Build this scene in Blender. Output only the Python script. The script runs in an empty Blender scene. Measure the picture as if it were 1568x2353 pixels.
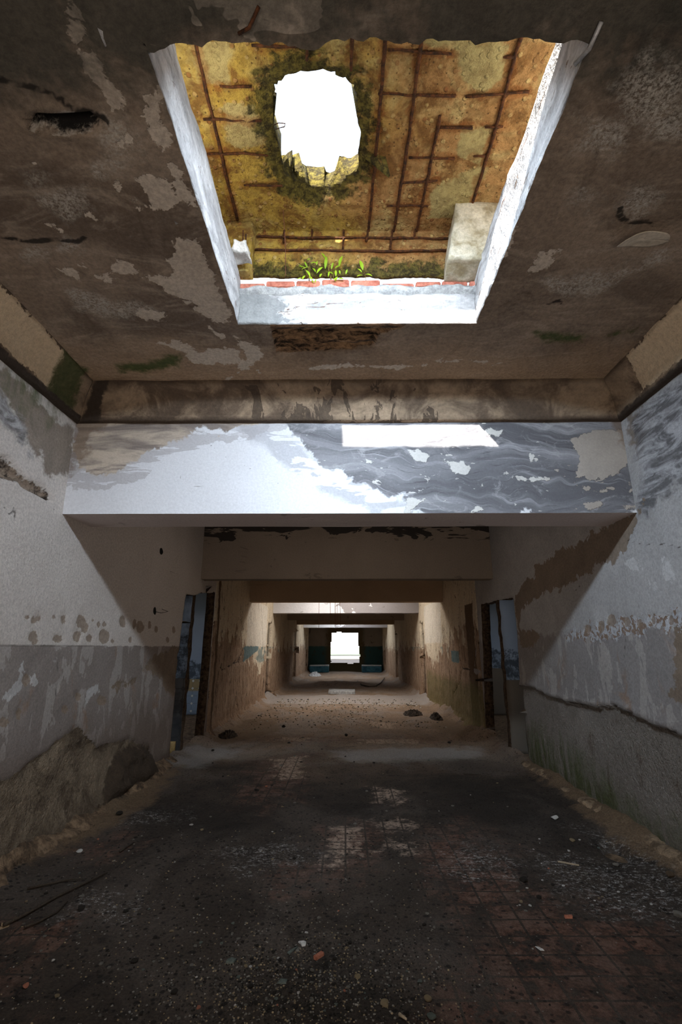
import bpy, bmesh, math, random
import numpy as np
from mathutils import Vector, Matrix

random.seed(7)
rng = np.random.default_rng(7)
scn = bpy.context.scene
COL = scn.collection

# ------------------------------------------------------------------ camera
FPX, PITCH, YAW, EYE = 1114.0, math.atan(310.5 / 1114.0), math.radians(0.46), 1.4
cam = bpy.data.cameras.new('camera')
cam.sensor_fit = 'HORIZONTAL'
cam.sensor_width = 36.0
cam.lens = 36.0 * FPX / 1568.0
cam.clip_start = 0.02
cam.clip_end = 2000
cob = bpy.data.objects.new('camera', cam)
COL.objects.link(cob)
cob.location = (0, 0, EYE)
cob.rotation_euler = (math.pi / 2 + PITCH, 0, YAW)
scn.camera = cob


# measurements were taken on the photograph; these turn a measured point into a place on a known real plane
def _ray(u, v):
    a, b = (u - 784) / FPX, (1176.5 - v) / FPX
    c, s = math.cos(PITCH), math.sin(PITCH)
    x, y, z = a, c - b * s, b * c + s
    return (x * math.cos(YAW) - y * math.sin(YAW), x * math.sin(YAW) + y * math.cos(YAW), z)


def at_x(u, v, X):
    r = _ray(u, v); t = X / r[0]
    return (t * r[1], EYE + t * r[2])           # (Y, Z)


def at_y(u, v, Y):
    r = _ray(u, v); t = Y / r[1]
    return (t * r[0], EYE + t * r[2])           # (X, Z)


def at_z(u, v, Z):
    r = _ray(u, v); t = (Z - EYE) / r[2]
    return (t * r[0], t * r[1])                 # (X, Y)


# ------------------------------------------------------------------ numpy noise
def _hash(ix, iy, iz, seed):
    with np.errstate(over='ignore'):
        h = (ix.astype(np.uint32) * np.uint32(374761393) + iy.astype(np.uint32) * np.uint32(668265263)
             + iz.astype(np.uint32) * np.uint32(2246822519) + np.uint32((seed * 3266489917) & 0xffffffff))
        h = (h ^ (h >> np.uint32(13))) * np.uint32(1274126177)
        h = (h ^ (h >> np.uint32(16))) * np.uint32(2654435761)
        h = h ^ (h >> np.uint32(15))
    return h.astype(np.float64) / 4294967295.0


def vnoise(P, scale, seed=0):
    Q = P * scale
    F = np.floor(Q)
    f = Q - F
    f = f * f * f * (f * (f * 6 - 15) + 10)
    I = F.astype(np.int64)
    r = 0
    for dx in (0, 1):
        wx = f[:, 0] if dx else 1 - f[:, 0]
        for dy in (0, 1):
            wy = f[:, 1] if dy else 1 - f[:, 1]
            for dz in (0, 1):
                wz = f[:, 2] if dz else 1 - f[:, 2]
                r = r + wx * wy * wz * _hash(I[:, 0] + dx, I[:, 1] + dy, I[:, 2] + dz, seed)
    return r * 2 - 1


def fbm(P, scale, octs=4, seed=0, gain=0.5):
    P = np.asarray(P, float)
    s = np.zeros(len(P)); a = 1.0; n = 0
    for k in range(octs):
        s += a * vnoise(P + 17.3 * k, scale * 2.03 ** k, seed + k)
        n += a; a *= gain
    return s / n


# ------------------------------------------------------------------ signed distances (metres, positive inside)
def sd_poly(A, B, poly):
    P = np.stack([A, B], 1)
    poly = np.asarray(poly, float)
    d = np.full(len(P), 1e9); inside = np.zeros(len(P), bool)
    n = len(poly)
    for i in range(n):
        a, b = poly[i], poly[(i + 1) % n]
        e = b - a; w = P - a
        t = np.clip((w @ e) / max(e @ e, 1e-12), 0, 1)
        q = w - t[:, None] * e
        d = np.minimum(d, (q * q).sum(1))
        c = (a[1] <= P[:, 1]) != (b[1] <= P[:, 1])
        with np.errstate(divide='ignore', invalid='ignore'):
            x = a[0] + (P[:, 1] - a[1]) * e[0] / (e[1] if e[1] else 1e-12)
        inside ^= c & (P[:, 0] < x)
    d = np.sqrt(d)
    return np.where(inside, d, -d)


def sd_polys(A, B, polys):
    r = np.full(len(A), -9.0)
    for p in polys:
        r = np.maximum(r, sd_poly(A, B, p))
    return np.clip(r, -0.5, 0.5)


def d_line(A, B, pts):
    P = np.stack([A, B], 1); pts = np.asarray(pts, float)
    d = np.full(len(P), 1e9)
    for a, b in zip(pts[:-1], pts[1:]):
        e = b - a; w = P - a
        t = np.clip((w @ e) / max(e @ e, 1e-12), 0, 1)
        q = w - t[:, None] * e
        d = np.minimum(d, np.sqrt((q * q).sum(1)))
    return d


def d_lines(A, B, lines):
    r = np.full(len(A), 9.0)
    for l in lines:
        r = np.minimum(r, d_line(A, B, l))
    return r


# ------------------------------------------------------------------ node helper
def lin(c):
    return tuple(((x / 255) / 12.92 if x / 255 <= 0.04045 else ((x / 255 + 0.055) / 1.055) ** 2.4) for x in c)


class NT:
    def __init__(s, name, rough=0.9, spec=0.25):
        m = bpy.data.materials.new(name); m.use_nodes = True
        s.m, s.t = m, m.node_tree
        s.b = s.t.nodes['Principled BSDF']
        s.b.inputs['Roughness'].default_value = rough
        s.b.inputs['Specular IOR Level'].default_value = spec
        s.pos = s.n('ShaderNodeTexCoord').outputs['Object']

    def n(s, t, **k):
        x = s.t.nodes.new(t)
        for a, v in k.items():
            setattr(x, a, v)
        return x

    def put(s, sock, v):
        if isinstance(v, (int, float)):
            sock.default_value = v
        elif isinstance(v, tuple):
            sock.default_value = (v + (1,))[:len(sock.default_value)] if len(v) == 3 and len(sock.default_value) == 4 else v
        else:
            s.t.links.new(v, sock)

    def attr(s, name):
        return s.n('ShaderNodeAttribute', attribute_name=name).outputs['Fac']

    def math(s, op, a, b=0.0, c=None, clamp=False):
        x = s.n('ShaderNodeMath', operation=op, use_clamp=clamp)
        s.put(x.inputs[0], a); s.put(x.inputs[1], b)
        if c is not None:
            s.put(x.inputs[2], c)
        return x.outputs[0]

    def scaled(s, sc, off=(0, 0, 0)):
        x = s.n('ShaderNodeMapping')
        s.t.links.new(s.pos, x.inputs[0])
        x.inputs['Location'].default_value = off
        x.inputs['Scale'].default_value = sc
        return x.outputs[0]

    def noise(s, scale, detail=4, rough=0.55, dist=0.0, vec=None, color=False):
        x = s.n('ShaderNodeTexNoise')
        s.put(x.inputs['Vector'], vec if vec is not None else s.pos)
        x.inputs['Scale'].default_value = scale
        x.inputs['Detail'].default_value = min(detail, 4.0)
        x.inputs['Roughness'].default_value = rough
        x.inputs['Distortion'].default_value = dist
        return x.outputs['Color' if color else 'Fac']

    def voro(s, scale, vec=None, feature='F1', out='Distance', rnd=1.0):
        x = s.n('ShaderNodeTexVoronoi', feature=feature)
        s.put(x.inputs['Vector'], vec if vec is not None else s.pos)
        x.inputs['Scale'].default_value = scale
        x.inputs['Randomness'].default_value = rnd
        return x.outputs[out]

    def step(s, v, lo, hi, a=0.0, b=1.0):
        x = s.n('ShaderNodeMapRange', interpolation_type='SMOOTHSTEP')
        s.put(x.inputs[0], v)
        x.inputs[1].default_value = lo; x.inputs[2].default_value = hi
        x.inputs[3].default_value = a; x.inputs[4].default_value = b
        return x.outputs[0]

    def mix(s, f, a, b, mode='MIX'):
        x = s.n('ShaderNodeMix', data_type='RGBA', blend_type=mode)
        s.put(x.inputs[0], f); s.put(x.inputs[6], a); s.put(x.inputs[7], b)
        return x.outputs[2]

    def ramp(s, f, *stops):
        x = s.n('ShaderNodeValToRGB')
        s.put(x.inputs[0], f)
        e = x.color_ramp.elements
        while len(e) < len(stops):
            e.new(0.5)
        for q, (p, c) in zip(e, stops):
            q.position = p; q.color = tuple(c) + (1,)
        return x.outputs[0]

    def sep(s, vec=None):
        x = s.n('ShaderNodeSeparateXYZ')
        s.put(x.inputs[0], vec if vec is not None else s.pos)
        return x.outputs

    def mask(s, name, amp=0.1, scale=6, w=0.006, detail=6, vec=None, bias=0.0):
        """crisp patch: signed distance attribute with a noisy edge"""
        nz = s.math('MULTIPLY_ADD', s.noise(scale * 1.4, detail, 0.68, 0.3, vec=vec), 3.4 * amp, -1.7 * amp + bias)
        return s.step(s.math('ADD', s.attr(name), nz), -w, w)

    def hgt(s, *terms):
        r = None
        for v, k in terms:
            q = s.math('MULTIPLY', v, k)
            r = q if r is None else s.math('ADD', r, q)
        return r

    def out(s, col, height=None, rough=None, strength=1.0, grit=0.0, gs=55):
        if grit:
            g = s.noise(gs, 4, 0.78)
            v = s.step(g, 0.28, 0.72, 1 - grit, 1 + grit * .6)
            q = s.n('ShaderNodeVectorMath', operation='SCALE')
            s.put(q.inputs[0], col); s.put(q.inputs['Scale'], v)
            col = q.outputs[0]
        s.put(s.b.inputs['Base Color'], col)
        if rough is not None:
            s.put(s.b.inputs['Roughness'], rough)
        if height is not None:
            b = s.n('ShaderNodeBump')
            b.inputs['Strength'].default_value = strength
            b.inputs['Distance'].default_value = 1.0
            s.put(b.inputs['Height'], height)
            s.t.links.new(b.outputs[0], s.b.inputs['Normal'])
        return s.m


# ------------------------------------------------------------------ mesh helpers
def link(name, me, mats=(), parent=None, smooth=False):
    o = bpy.data.objects.new(name, me)
    COL.objects.link(o)
    for m in (mats if isinstance(mats, (list, tuple)) else [mats]):
        me.materials.append(m)
    if smooth:
        me.polygons.foreach_set('use_smooth', [True] * len(me.polygons))
    if parent is not None:
        o.parent = parent
    return o


def struct(o):
    o['kind'] = 'structure'
    return o


def tag(o, label, cat, group=None, kind=None):
    o['label'] = label; o['category'] = cat
    if group: o['group'] = group
    if kind: o['kind'] = kind
    return o


def empty(name, loc):
    o = bpy.data.objects.new(name, None)
    o.empty_display_size = 0.1
    COL.objects.link(o); o.location = loc
    return o


def frange(a, b, step):
    n = max(1, int(round((b - a) / step)))
    return np.linspace(a, b, n + 1)


def grid(name, S, T, fn, mats, attrs=None, keep=None, flip=False, disp=None, ndir=None, parent=None, solid=0, smooth=True):
    """S x T sheet. fn(s,t)->(n,3). attrs: name->array fn(s,t). keep: fn(s,t) at face centres. disp: metres along ndir"""
    ns, nt = len(S), len(T)
    s, t = [a.ravel() for a in np.meshgrid(S, T, indexing='ij')]
    P = np.asarray(fn(s, t), float)
    if disp is not None:
        d = disp(s, t, P) if callable(disp) else disp
        P = P + d[:, None] * np.asarray(ndir, float)
    idx = np.arange(ns * nt).reshape(ns, nt)
    F = np.stack([idx[:-1, :-1], idx[1:, :-1], idx[1:, 1:], idx[:-1, 1:]], -1).reshape(-1, 4)
    if flip:
        F = F[:, ::-1]
    if keep is not None:
        cs, ct = s[F].mean(1), t[F].mean(1)
        F = F[keep(cs, ct)]
    A = {k: f(s, t) for k, f in (attrs or {}).items()}
    used = np.unique(F)
    remap = -np.ones(len(P), int); remap[used] = np.arange(len(used))
    P = P[used]; F = remap[F]
    me = bpy.data.meshes.new(name)
    me.vertices.add(len(P)); me.vertices.foreach_set('co', P.ravel())
    me.loops.add(F.size); me.loops.foreach_set('vertex_index', F.ravel().astype(np.int32))
    me.polygons.add(len(F))
    me.polygons.foreach_set('loop_start', np.arange(0, F.size, 4, dtype=np.int32))
    me.polygons.foreach_set('loop_total', np.full(len(F), 4, dtype=np.int32))
    me.update(calc_edges=True); me.validate()
    for k, a in A.items():
        me.attributes.new(k, 'FLOAT', 'POINT').data.foreach_set('value', a[used].astype(np.float32))
    o = link(name, me, mats, parent, smooth)
    if solid:
        m = o.modifiers.new('thick', 'SOLIDIFY')
        m.thickness = abs(solid); m.offset = -1.0 if solid > 0 else 1.0
        m.use_rim = True
        m.use_even_offset = False
        if len(o.data.materials) > 1:
            m.material_offset_rim = 1
    return o


def snap_to(S, *vals):
    """move grid lines on to given values so openings get straight edges"""
    S = np.array(S, float)
    for v in vals:
        S[np.argmin(abs(S - v))] = v
    return S


class MB:
    def __init__(s):
        s.bm = bmesh.new()

    def box(s, lo, hi, mat=None):
        v = [s.bm.verts.new((x, y, z)) for x in (lo[0], hi[0]) for y in (lo[1], hi[1]) for z in (lo[2], hi[2])]
        for f in ((0, 1, 3, 2), (4, 6, 7, 5), (0, 4, 5, 1), (2, 3, 7, 6), (0, 2, 6, 4), (1, 5, 7, 3)):
            s.bm.faces.new([v[i] for i in f])
        return s

    def tube(s, pts, r, n=8, rfun=None, cap=True):
        pts = [Vector(p) for p in pts]
        rings = []
        up = Vector((0, 0, 1))
        for i, p in enumerate(pts):
            d = (pts[min(i + 1, len(pts) - 1)] - pts[max(i - 1, 0)])
            d = d.normalized() if d.length > 1e-9 else Vector((1, 0, 0))
            a = d.cross(up)
            if a.length < 1e-3:
                a = d.cross(Vector((1, 0, 0)))
            a.normalize(); b = d.cross(a).normalized()
            rr = rfun(i / max(1, len(pts) - 1)) * r if rfun else r
            rings.append([s.bm.verts.new(p + rr * (math.cos(2 * math.pi * k / n) * a + math.sin(2 * math.pi * k / n) * b)) for k in range(n)])
        for q, w in zip(rings[:-1], rings[1:]):
            for k in range(n):
                s.bm.faces.new((q[k], q[(k + 1) % n], w[(k + 1) % n], w[k]))
        if cap:
            s.bm.faces.new(rings[0][::-1]); s.bm.faces.new(rings[-1])
        return s

    def prism(s, poly, z0, z1, jitter=0.0):
        n = len(poly)
        lo = [s.bm.verts.new((p[0] + random.uniform(-jitter, jitter), p[1] + random.uniform(-jitter, jitter), z0)) for p in poly]
        hi = [s.bm.verts.new((p[0], p[1], z1 + random.uniform(-jitter, jitter) * .4)) for p in poly]
        s.bm.faces.new(lo[::-1]); s.bm.faces.new(hi)
        for k in range(n):
            s.bm.faces.new((lo[k], lo[(k + 1) % n], hi[(k + 1) % n], hi[k]))
        return s

    def build(s, name, mats, parent=None, smooth=False, bevel=0):
        bmesh.ops.recalc_face_normals(s.bm, faces=s.bm.faces)
        if bevel:
            bmesh.ops.bevel(s.bm, geom=list(s.bm.edges), offset=bevel, segments=2, affect='EDGES')
        me = bpy.data.meshes.new(name)
        s.bm.to_mesh(me); s.bm.free()
        return link(name, me, mats, parent, smooth)


XL, XR, ZC, ZB = -2.2, 2.25, 3.45, 2.4           # corridor walls, ceiling, underside of the beams
HOLE = (-0.70, 0.87, 1.18, 2.74)                  # the skylight opening in the ceiling
BEAMS = [(3.62, 4.06), (7.38, 7.60), (11.22, 11.50), (15.05, 15.45), (18.85, 19.15), (22.65, 22.95), (26.45, 26.8)]
YEND = 30.3

# ------------------------------------------------------------------ materials
def mat_ceiling():
    k = NT('stained_ceiling_plaster')
    p = k.pos
    warp = k.noise(1.1, 5, 0.55, 1.2)
    c = k.mix(k.step(warp, 0.32, 0.68), lin((98, 84, 72)), lin((138, 121, 105)))
    st = k.noise(3.0, 6, 0.65, 2.0, vec=k.scaled((0.6, 1.7, 1)))
    c = k.mix(k.step(st, 0.46, 0.74, 0, 0.65), c, lin((158, 142, 126)))
    c = k.mix(k.step(k.noise(2.2, 5, 0.7, 1.0, vec=k.scaled((1.2, 0.7, 1), (3, 1, 0))), 0.52, 0.75, 0, 0.75), c, lin((68, 57, 47)))
    bounce_tint = k.step(k.math('ADD', k.sep()[1], k.math('MULTIPLY_ADD', k.noise(1.6, 4), .8, -.4)), 2.75, 3.5)  # sun bounce off the beam painted warm into the ceiling's front
    c = k.mix(k.math('MULTIPLY', bounce_tint, 0.75), c, k.mix(k.noise(1.0, 4.5, .65, 1.0, vec=k.scaled((1.2, 5, 1))), lin((138, 110, 84)), lin((196, 166, 134))))
    soot = k.mask('soot', 0.28, 2.5, 0.16)
    c = k.mix(k.math('MULTIPLY', soot, 0.85), c, k.mix(k.noise(7, 5, 0.7), lin((34, 35, 30)), lin((72, 70, 62))))
    eff = k.math('MULTIPLY', k.mask('eff', 0.09, 4, 0.05), k.step(k.noise(70, 3, 0.8), 0.36, 0.62))
    c = k.mix(k.math('MULTIPLY', eff, 0.75), c, lin((176, 169, 158)))
    peel = k.mask('peel', 0.05, 9, 0.004, 8)
    rnd = k.step(k.math('ADD', k.noise(2.6, 7, 0.62, 0.6, vec=k.scaled((1, 1.3, 1), (7, 3, 1))), k.math('MULTIPLY', k.attr('soft'), 0.18)), 0.664, 0.672)
    pm = k.math('MULTIPLY', k.math('MAXIMUM', peel, rnd), k.math('SUBTRACT', 1.0, k.math('MULTIPLY', soot, 0.8)))
    c = k.mix(k.math('MULTIPLY', pm, 0.92), c, k.mix(k.noise(4, 4), lin((172, 157, 141)), lin((198, 185, 170))))
    c = k.mix(k.math('MULTIPLY', k.mask('moss', 0.05, 9, 0.035), 0.9), c, k.mix(k.noise(30, 4), lin((38, 52, 14)), lin((74, 88, 42))))
    rough = k.mask('spall', 0.012, 30, 0.004)
    c = k.mix(rough, c, k.mix(k.step(k.noise(1.0, 6, 0.75, .4, vec=k.scaled((9, 34, 9))), .36, .62), lin((34, 25, 18)), lin((142, 112, 84))))
    cr = k.step(k.math('ADD', k.attr('crack'), k.math('MULTIPLY', k.noise(12, 3), 0.03)), 0.022, 0.032, 1, 0)
    c = k.mix(k.math('MULTIPLY', cr, 0.9), c, lin((26, 21, 17)))
    c = k.mix(k.mask('rim', 0.012, 30, 0.006), c, lin((160, 150, 138)))
    c = k.mix(k.mask('cavity', 0.01, 25, 0.006), c, lin((20, 17, 15)))
    h = k.hgt((k.noise(22, 4.5, 0.72), 0.012), (k.step(k.attr('spall'), 0, .01), 0.0), (pm, -0.003))
    return k.out(c, h, 0.93, grit=.28, gs=40)


def mat_crown():
    k = NT('cove_plaster')
    c = k.mix(k.step(k.noise(2.6, 5, 0.66, 1.2), .36, .64), lin((92, 77, 64)), lin((152, 131, 109)))
    drip = k.noise(1.0, 6, 0.6, 0.7, vec=k.scaled((9, 9, 1.2)))
    dm = k.step(k.math('ADD', drip, k.math('MULTIPLY', k.attr('drip'), 0.42)), 0.585, 0.60)
    c = k.mix(k.math('MULTIPLY', dm, 0.8), c, lin((66, 55, 46)))
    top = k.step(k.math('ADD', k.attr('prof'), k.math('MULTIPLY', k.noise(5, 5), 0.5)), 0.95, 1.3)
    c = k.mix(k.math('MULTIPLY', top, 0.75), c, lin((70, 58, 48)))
    low = k.step(k.math('ADD', k.attr('prof'), k.math('MULTIPLY', k.noise(8, 4), 0.12)), 0.16, 0.30, 1, 0)  # shade at the cove's lower edge painted in, spared where 'lit'
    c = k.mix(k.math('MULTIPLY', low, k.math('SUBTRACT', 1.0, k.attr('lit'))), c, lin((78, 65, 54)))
    pan = k.mask('panel', 0.05, 7, 0.005)
    c = k.mix(pan, c, k.mix(k.noise(2, 4), lin((192, 168, 138)), lin((206, 186, 158))))
    c = k.mix(k.mask('moss', 0.06, 9, 0.04), c, k.mix(k.noise(22, 4), lin((48, 56, 26)), lin((98, 96, 66))))
    c = k.mix(k.mask('dark', 0.06, 8, 0.03), c, lin((58, 48, 40)))
    h = k.hgt((k.noise(20, 4, .7), 0.010), (dm, -.003))
    return k.out(c, h, 0.92, grit=.2, gs=40)


def swirl(k, sx, sz, scale, off=(0, 0, 0)):
    """flowing water stain lines"""
    x = k.n('ShaderNodeTexWave', wave_type='BANDS', bands_direction='Z', wave_profile='SIN')
    k.put(x.inputs['Vector'], k.scaled((sx, sx, sz), off))
    x.inputs['Scale'].default_value = scale
    x.inputs['Distortion'].default_value = 9
    x.inputs['Detail'].default_value = 4
    x.inputs['Detail Scale'].default_value = 0.9
    x.inputs['Detail Roughness'].default_value = 0.62
    return x.outputs['Fac']


def mat_beam_face():
    k = NT('marbled_beam_plaster')
    c = k.mix(k.noise(1.2, 4), lin((206, 206, 210)), lin((226, 226, 230)))
    c = k.mix(k.math('MULTIPLY', k.mask('flow', 0.10, 3.0, 0.05), k.step(k.noise(1.0, 6, 0.55, 1.5, vec=k.scaled((2.2, 1, 6.5))), 0.50, 0.53, 0, 0.55)), c, lin((150, 150, 156)))
    st = k.mask('stain', 0.10, 3.2, 0.012, 7)
    lay = k.noise(1.0, 6, 0.66, 0.7, vec=k.scaled((1.3, 1, 8), (2, 1, 3)))
    halo = k.math('MULTIPLY', k.step(k.math('ADD', k.attr('stain'), k.math('MULTIPLY_ADD', k.noise(4, 4, .65), .3, -.15)), -0.13, -0.12), k.step(lay, .47, .49))
    c = k.mix(k.math('MULTIPLY', halo, 0.6), c, lin((166, 162, 164)))
    c = k.mix(k.math('MULTIPLY', st, 0.9), c, k.mix(k.step(lay, .38, .60), lin((118, 104, 95)), lin((196, 180, 162))))
    mm = k.mask('marble', 0.12, 2.5, 0.014, 7)
    x, y, z = k.sep()
    wz = k.math('ADD', k.math('ADD', z, k.math('MULTIPLY', k.noise(1.3, 3, 0.5), 0.55)), k.math('MULTIPLY', x, 0.10))
    cmb = k.n('ShaderNodeCombineXYZ'); k.put(cmb.inputs[0], k.math('MULTIPLY', x, 0.9)); k.put(cmb.inputs[2], k.math('MULTIPLY', wz, 17.0))
    fv = cmb.outputs[0]
    fine = k.noise(1.0, 9, 0.72, 0.5, vec=fv)
    fine2 = k.noise(2.6, 8, 0.75, 0.6, vec=fv)
    dk = k.mix(k.step(k.noise(0.28, 5, 0.6, 0.6, vec=fv), 0.30, 0.72), lin((98, 97, 101)), lin((146, 145, 149)))
    dk = k.mix(k.step(fine, 0.53, 0.70, 0, 0.45), dk, lin((184, 184, 188)))
    dk = k.mix(k.step(fine2, 0.54, 0.68, 0, 0.55), dk, lin((62, 60, 64)))
    dk = k.mix(k.step(k.noise(1.6, 8, 0.7, 1.0, vec=k.scaled((3, 1, 5), (1, 0, 4))), 0.54, 0.70, 0, 0.5), dk, lin((176, 174, 176)))
    c = k.mix(mm, c, dk)
    speck = k.math('MULTIPLY', mm, k.step(k.noise(1.0, 5, 0.6, 0.4, vec=k.scaled((7, 1, 19), (2, 5, 7))), 0.665, 0.675))
    pt = k.math('MAXIMUM', k.mask('patch', 0.03, 12, 0.004, 7), speck)
    c = k.mix(pt, c, k.mix(k.step(x, 1.5, 1.75, 0, .85), k.mix(k.noise(3, 3), lin((192, 190, 188)), lin((208, 204, 198))), k.mix(k.noise(5, 4), lin((138, 128, 120)), lin((178, 166, 154)))))
    c = k.mix(k.math('MULTIPLY', k.mask('brown', 0.09, 4, 0.03, 7), 0.7), c, lin((118, 98, 82)))
    cr = k.step(k.math('ADD', k.attr('crack'), k.math('MULTIPLY', k.noise(25, 3), 0.008)), 0.006, 0.011, 1, 0)
    c = k.mix(k.math('MULTIPLY', cr, 0.6), c, lin((110, 105, 104)))
    h = k.hgt((pt, 0.004), (k.noise(24, 4, .7), 0.004), (fine, 0.002))
    return k.out(c, h, 0.8, grit=.10)


def mat_beam_plain(name, lo, hi, dark_amt=0.0, peel_amt=0.0, peel_col=(150, 145, 146), band=None):
    k = NT(name)
    c = k.mix(k.noise(1.5, 5, 0.6, 0.5), lin(lo), lin(hi))
    hh = [(k.noise(16, 4.5, .7), 0.008)]
    if peel_amt:
        pm = k.step(k.math('ADD', k.noise(2.4, 6, 0.6, 0.5), k.math('MULTIPLY', k.sep()[0], 0.13)), 1 - peel_amt, 1.012 - peel_amt)
        c = k.mix(pm, c, lin(peel_col)); hh.append((pm, -0.004))
    if dark_amt:
        z = k.step(k.sep()[2], 2.86, 3.2, 0, 0.3)
        dm = k.step(k.math('ADD', k.noise(1.0, 7, 0.65, 0.8, vec=k.scaled((1.6, 1, 6))), z), 0.82 - dark_amt * .1, 0.845 - dark_amt * .1)
        c = k.mix(k.math('MULTIPLY', dm, 0.9), c, lin((30, 28, 28)))
    c = k.mix(k.step(k.noise(1.0, 6, 0.6, 2, vec=k.scaled((1.3, 1, 3), (4, 4, 4))), 0.66, 0.68, 0, 0.4), c, lin((70, 60, 50)))
    return k.out(c, k.hgt(*hh), 0.9, grit=.12)


WALL_ATTRS = ('bare', 'dent', 'stain', 'brown', 'marble', 'moss', 'lump', 'gap', 'chips', 'hole', 'lightp')


def mat_wall(name, side):
    L = side == 'L'
    k = NT(name)
    z = k.sep()[2]
    if L:
        top = k.mix(k.noise(1.1, 5, 0.6, 0.4), lin((186, 176, 168)), lin((214, 205, 198)))
        dado = k.mix(k.noise(2.2, 6, 0.6, 0.6), lin((120, 110, 104)), lin((152, 142, 136)))
    else:
        top = k.mix(k.noise(1.6, 6, 0.65, 0.8), lin((140, 137, 136)), lin((192, 188, 186)))
        dado = k.mix(k.noise(2.0, 6, 0.6, 0.8), lin((118, 112, 110)), lin((156, 150, 148)))
    edge = k.math('ADD', z, k.math('MULTIPLY_ADD', k.noise(5, 6, 0.6), 0.05 if L else 0.30, -0.025 if L else -0.15))
    dm = k.step(edge, 1.405 if L else 1.50, 1.415 if L else 1.56, 1, 0)
    c = k.mix(dm, top, dado)
    # lighter flakes in the lower paint, streaks running down
    vs = k.noise(1.0, 7, 0.62, 0.5, vec=k.scaled((1, 5.0, 2.2)))
    fl = k.math('MULTIPLY', k.step(vs, 0.555, 0.565), dm)
    c = k.mix(k.math('MULTIPLY', fl, 0.45), c, lin((182, 174, 168)))
    pk = k.step(k.noise(1.0, 6, 0.65, 0.8, vec=k.scaled((1, 2.4, 1.5), (5, 2, 8))), 0.58, 0.70)
    c = k.mix(k.math('MULTIPLY', k.math('MULTIPLY', pk, dm), 0.7), c, lin((146, 118, 98)))
    lowd = k.step(k.math('ADD', z, k.math('MULTIPLY', k.noise(2.5, 6), 0.7)), 0.75, 1.35, 1, 0)
    c = k.mix(k.math('MULTIPLY', lowd, 0.6), c, lin((104, 86, 72)))
    c = k.mix(k.math('MULTIPLY', k.mask('stain', 0.10, 4, 0.03, 7), 0.85), c,
              k.mix(k.noise(2.5, 6, 0.6, 2.0, vec=k.scaled((1, 1.5, 1))), lin((78, 66, 57)), lin((152, 136, 120))))
    # marbled water stains
    mm = k.mask('marble', 0.14, 2.2, 0.05, 6)
    sw = k.noise(1.0, 8, 0.7, 1.3, vec=k.scaled((1, 2.2, 9)))
    mk = k.mix(k.step(sw, 0.40, 0.64), lin((86, 84, 86)), lin((176, 174, 176)))
    c = k.mix(k.math('MULTIPLY', mm, 0.85), c, mk)
    c = k.mix(k.math('MULTIPLY', k.mask('lightp', 0.05, 9, 0.005, 7), .55), c, lin((208, 206, 205)))
    bn = k.mask('brown', 0.09, 5, 0.008, 7)
    c = k.mix(k.math('MULTIPLY', bn, 0.9), c, k.mix(k.noise(3, 6, 0.65, 0.6), lin((96, 80, 66)), lin((146, 128, 110))))
    ch = k.mask('chips', 0.11, 8, 0.006, 6)
    c = k.mix(ch, c, k.mix(k.step(k.noise(16, 4, 0.6, 0.6), 0.47, 0.50), lin((132, 112, 98)), lin((178, 178, 182))))
    ds = k.mask('dent', 0.012, 18, 0.004)
    c = k.mix(k.math('MULTIPLY', ds, 0.8), c, k.mix(k.noise(24, 4), lin((110, 90, 74)), lin((160, 142, 124))))
    grain = k.noise(95, 4, 0.75)
    br = k.mask('bare', 0.035, 9, 0.006, 8)
    if L:
        bc = k.mix(k.step(k.noise(2.4, 7, 0.72, 0.8), .32, .68), lin((82, 68, 54)), lin((160, 142, 120)))
        bc = k.mix(k.step(k.noise(7, 6, 0.7, 0.5), 0.56, 0.72, 0, 0.8), bc, lin((66, 52, 40)))
        bc = k.mix(k.step(k.noise(34, 4, .8), .56, .68, 0, .6), bc, lin((186, 168, 146)))
    else:
        bc = k.mix(k.noise(1.8, 7, 0.68, 0.8), lin((112, 103, 94)), lin((168, 160, 152)))
        bc = k.mix(k.step(k.noise(4, 6, 0.7, 0.5, vec=k.scaled((1, 1.6, .8))), 0.54, 0.72, 0, 0.7), bc, lin((88, 70, 56)))
    bc = k.mix(k.step(grain, 0.3, 0.7, 0, 0.35), bc, lin((60, 50, 42)))
    c = k.mix(br, c, bc)
    c = k.mix(k.mask('lump', 0.04, 9, 0.02), c, k.mix(k.noise(40, 5, 0.8), lin((34, 28, 24)), lin((98, 82, 66))))
    # green growth running down in streaks
    mo = k.math('MULTIPLY', k.mask('moss', 0.20, 3, 0.18, 6, bias=.06), k.step(k.noise(1.0, 6, 0.7, vec=k.scaled((1, 9, 1.4))), 0.33, 0.58))
    c = k.mix(k.math('MULTIPLY', mo, 0.85), c, k.mix(k.noise(26, 4), lin((44, 54, 20)), lin((96, 106, 56))))
    # a dark dirt band at the foot
    c = k.mix(k.step(k.math('ADD', z, k.math('MULTIPLY', k.noise(6, 5), 0.2)), 0.12, 0.34, 0.6 if L else 0.15, 0), c, lin((66, 54, 43)))
    gm = k.mask('gap', 0.02, 16, 0.006)
    c = k.mix(gm, c, k.mix(k.step(k.noise(9, 4.5, .75), .40, .6), lin((60, 50, 43)), lin((150, 132, 116))))
    c = k.mix(k.mask('hole', 0.003, 20, 0.004), c, lin((8, 8, 8)))
    cr = k.step(k.math('ADD', k.attr('crack'), k.math('MULTIPLY', k.noise(25, 3), 0.012)), 0.007, 0.017, 1, 0)
    c = k.mix(k.math('MULTIPLY', cr, 0.8), c, lin((52, 42, 35)))
    line = k.math('MULTIPLY', k.step(k.math('ABSOLUTE', k.math('SUBTRACT', z, 1.41)), 0.004, 0.009, 1, 0), 0.5 if L else 0.0)
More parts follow.
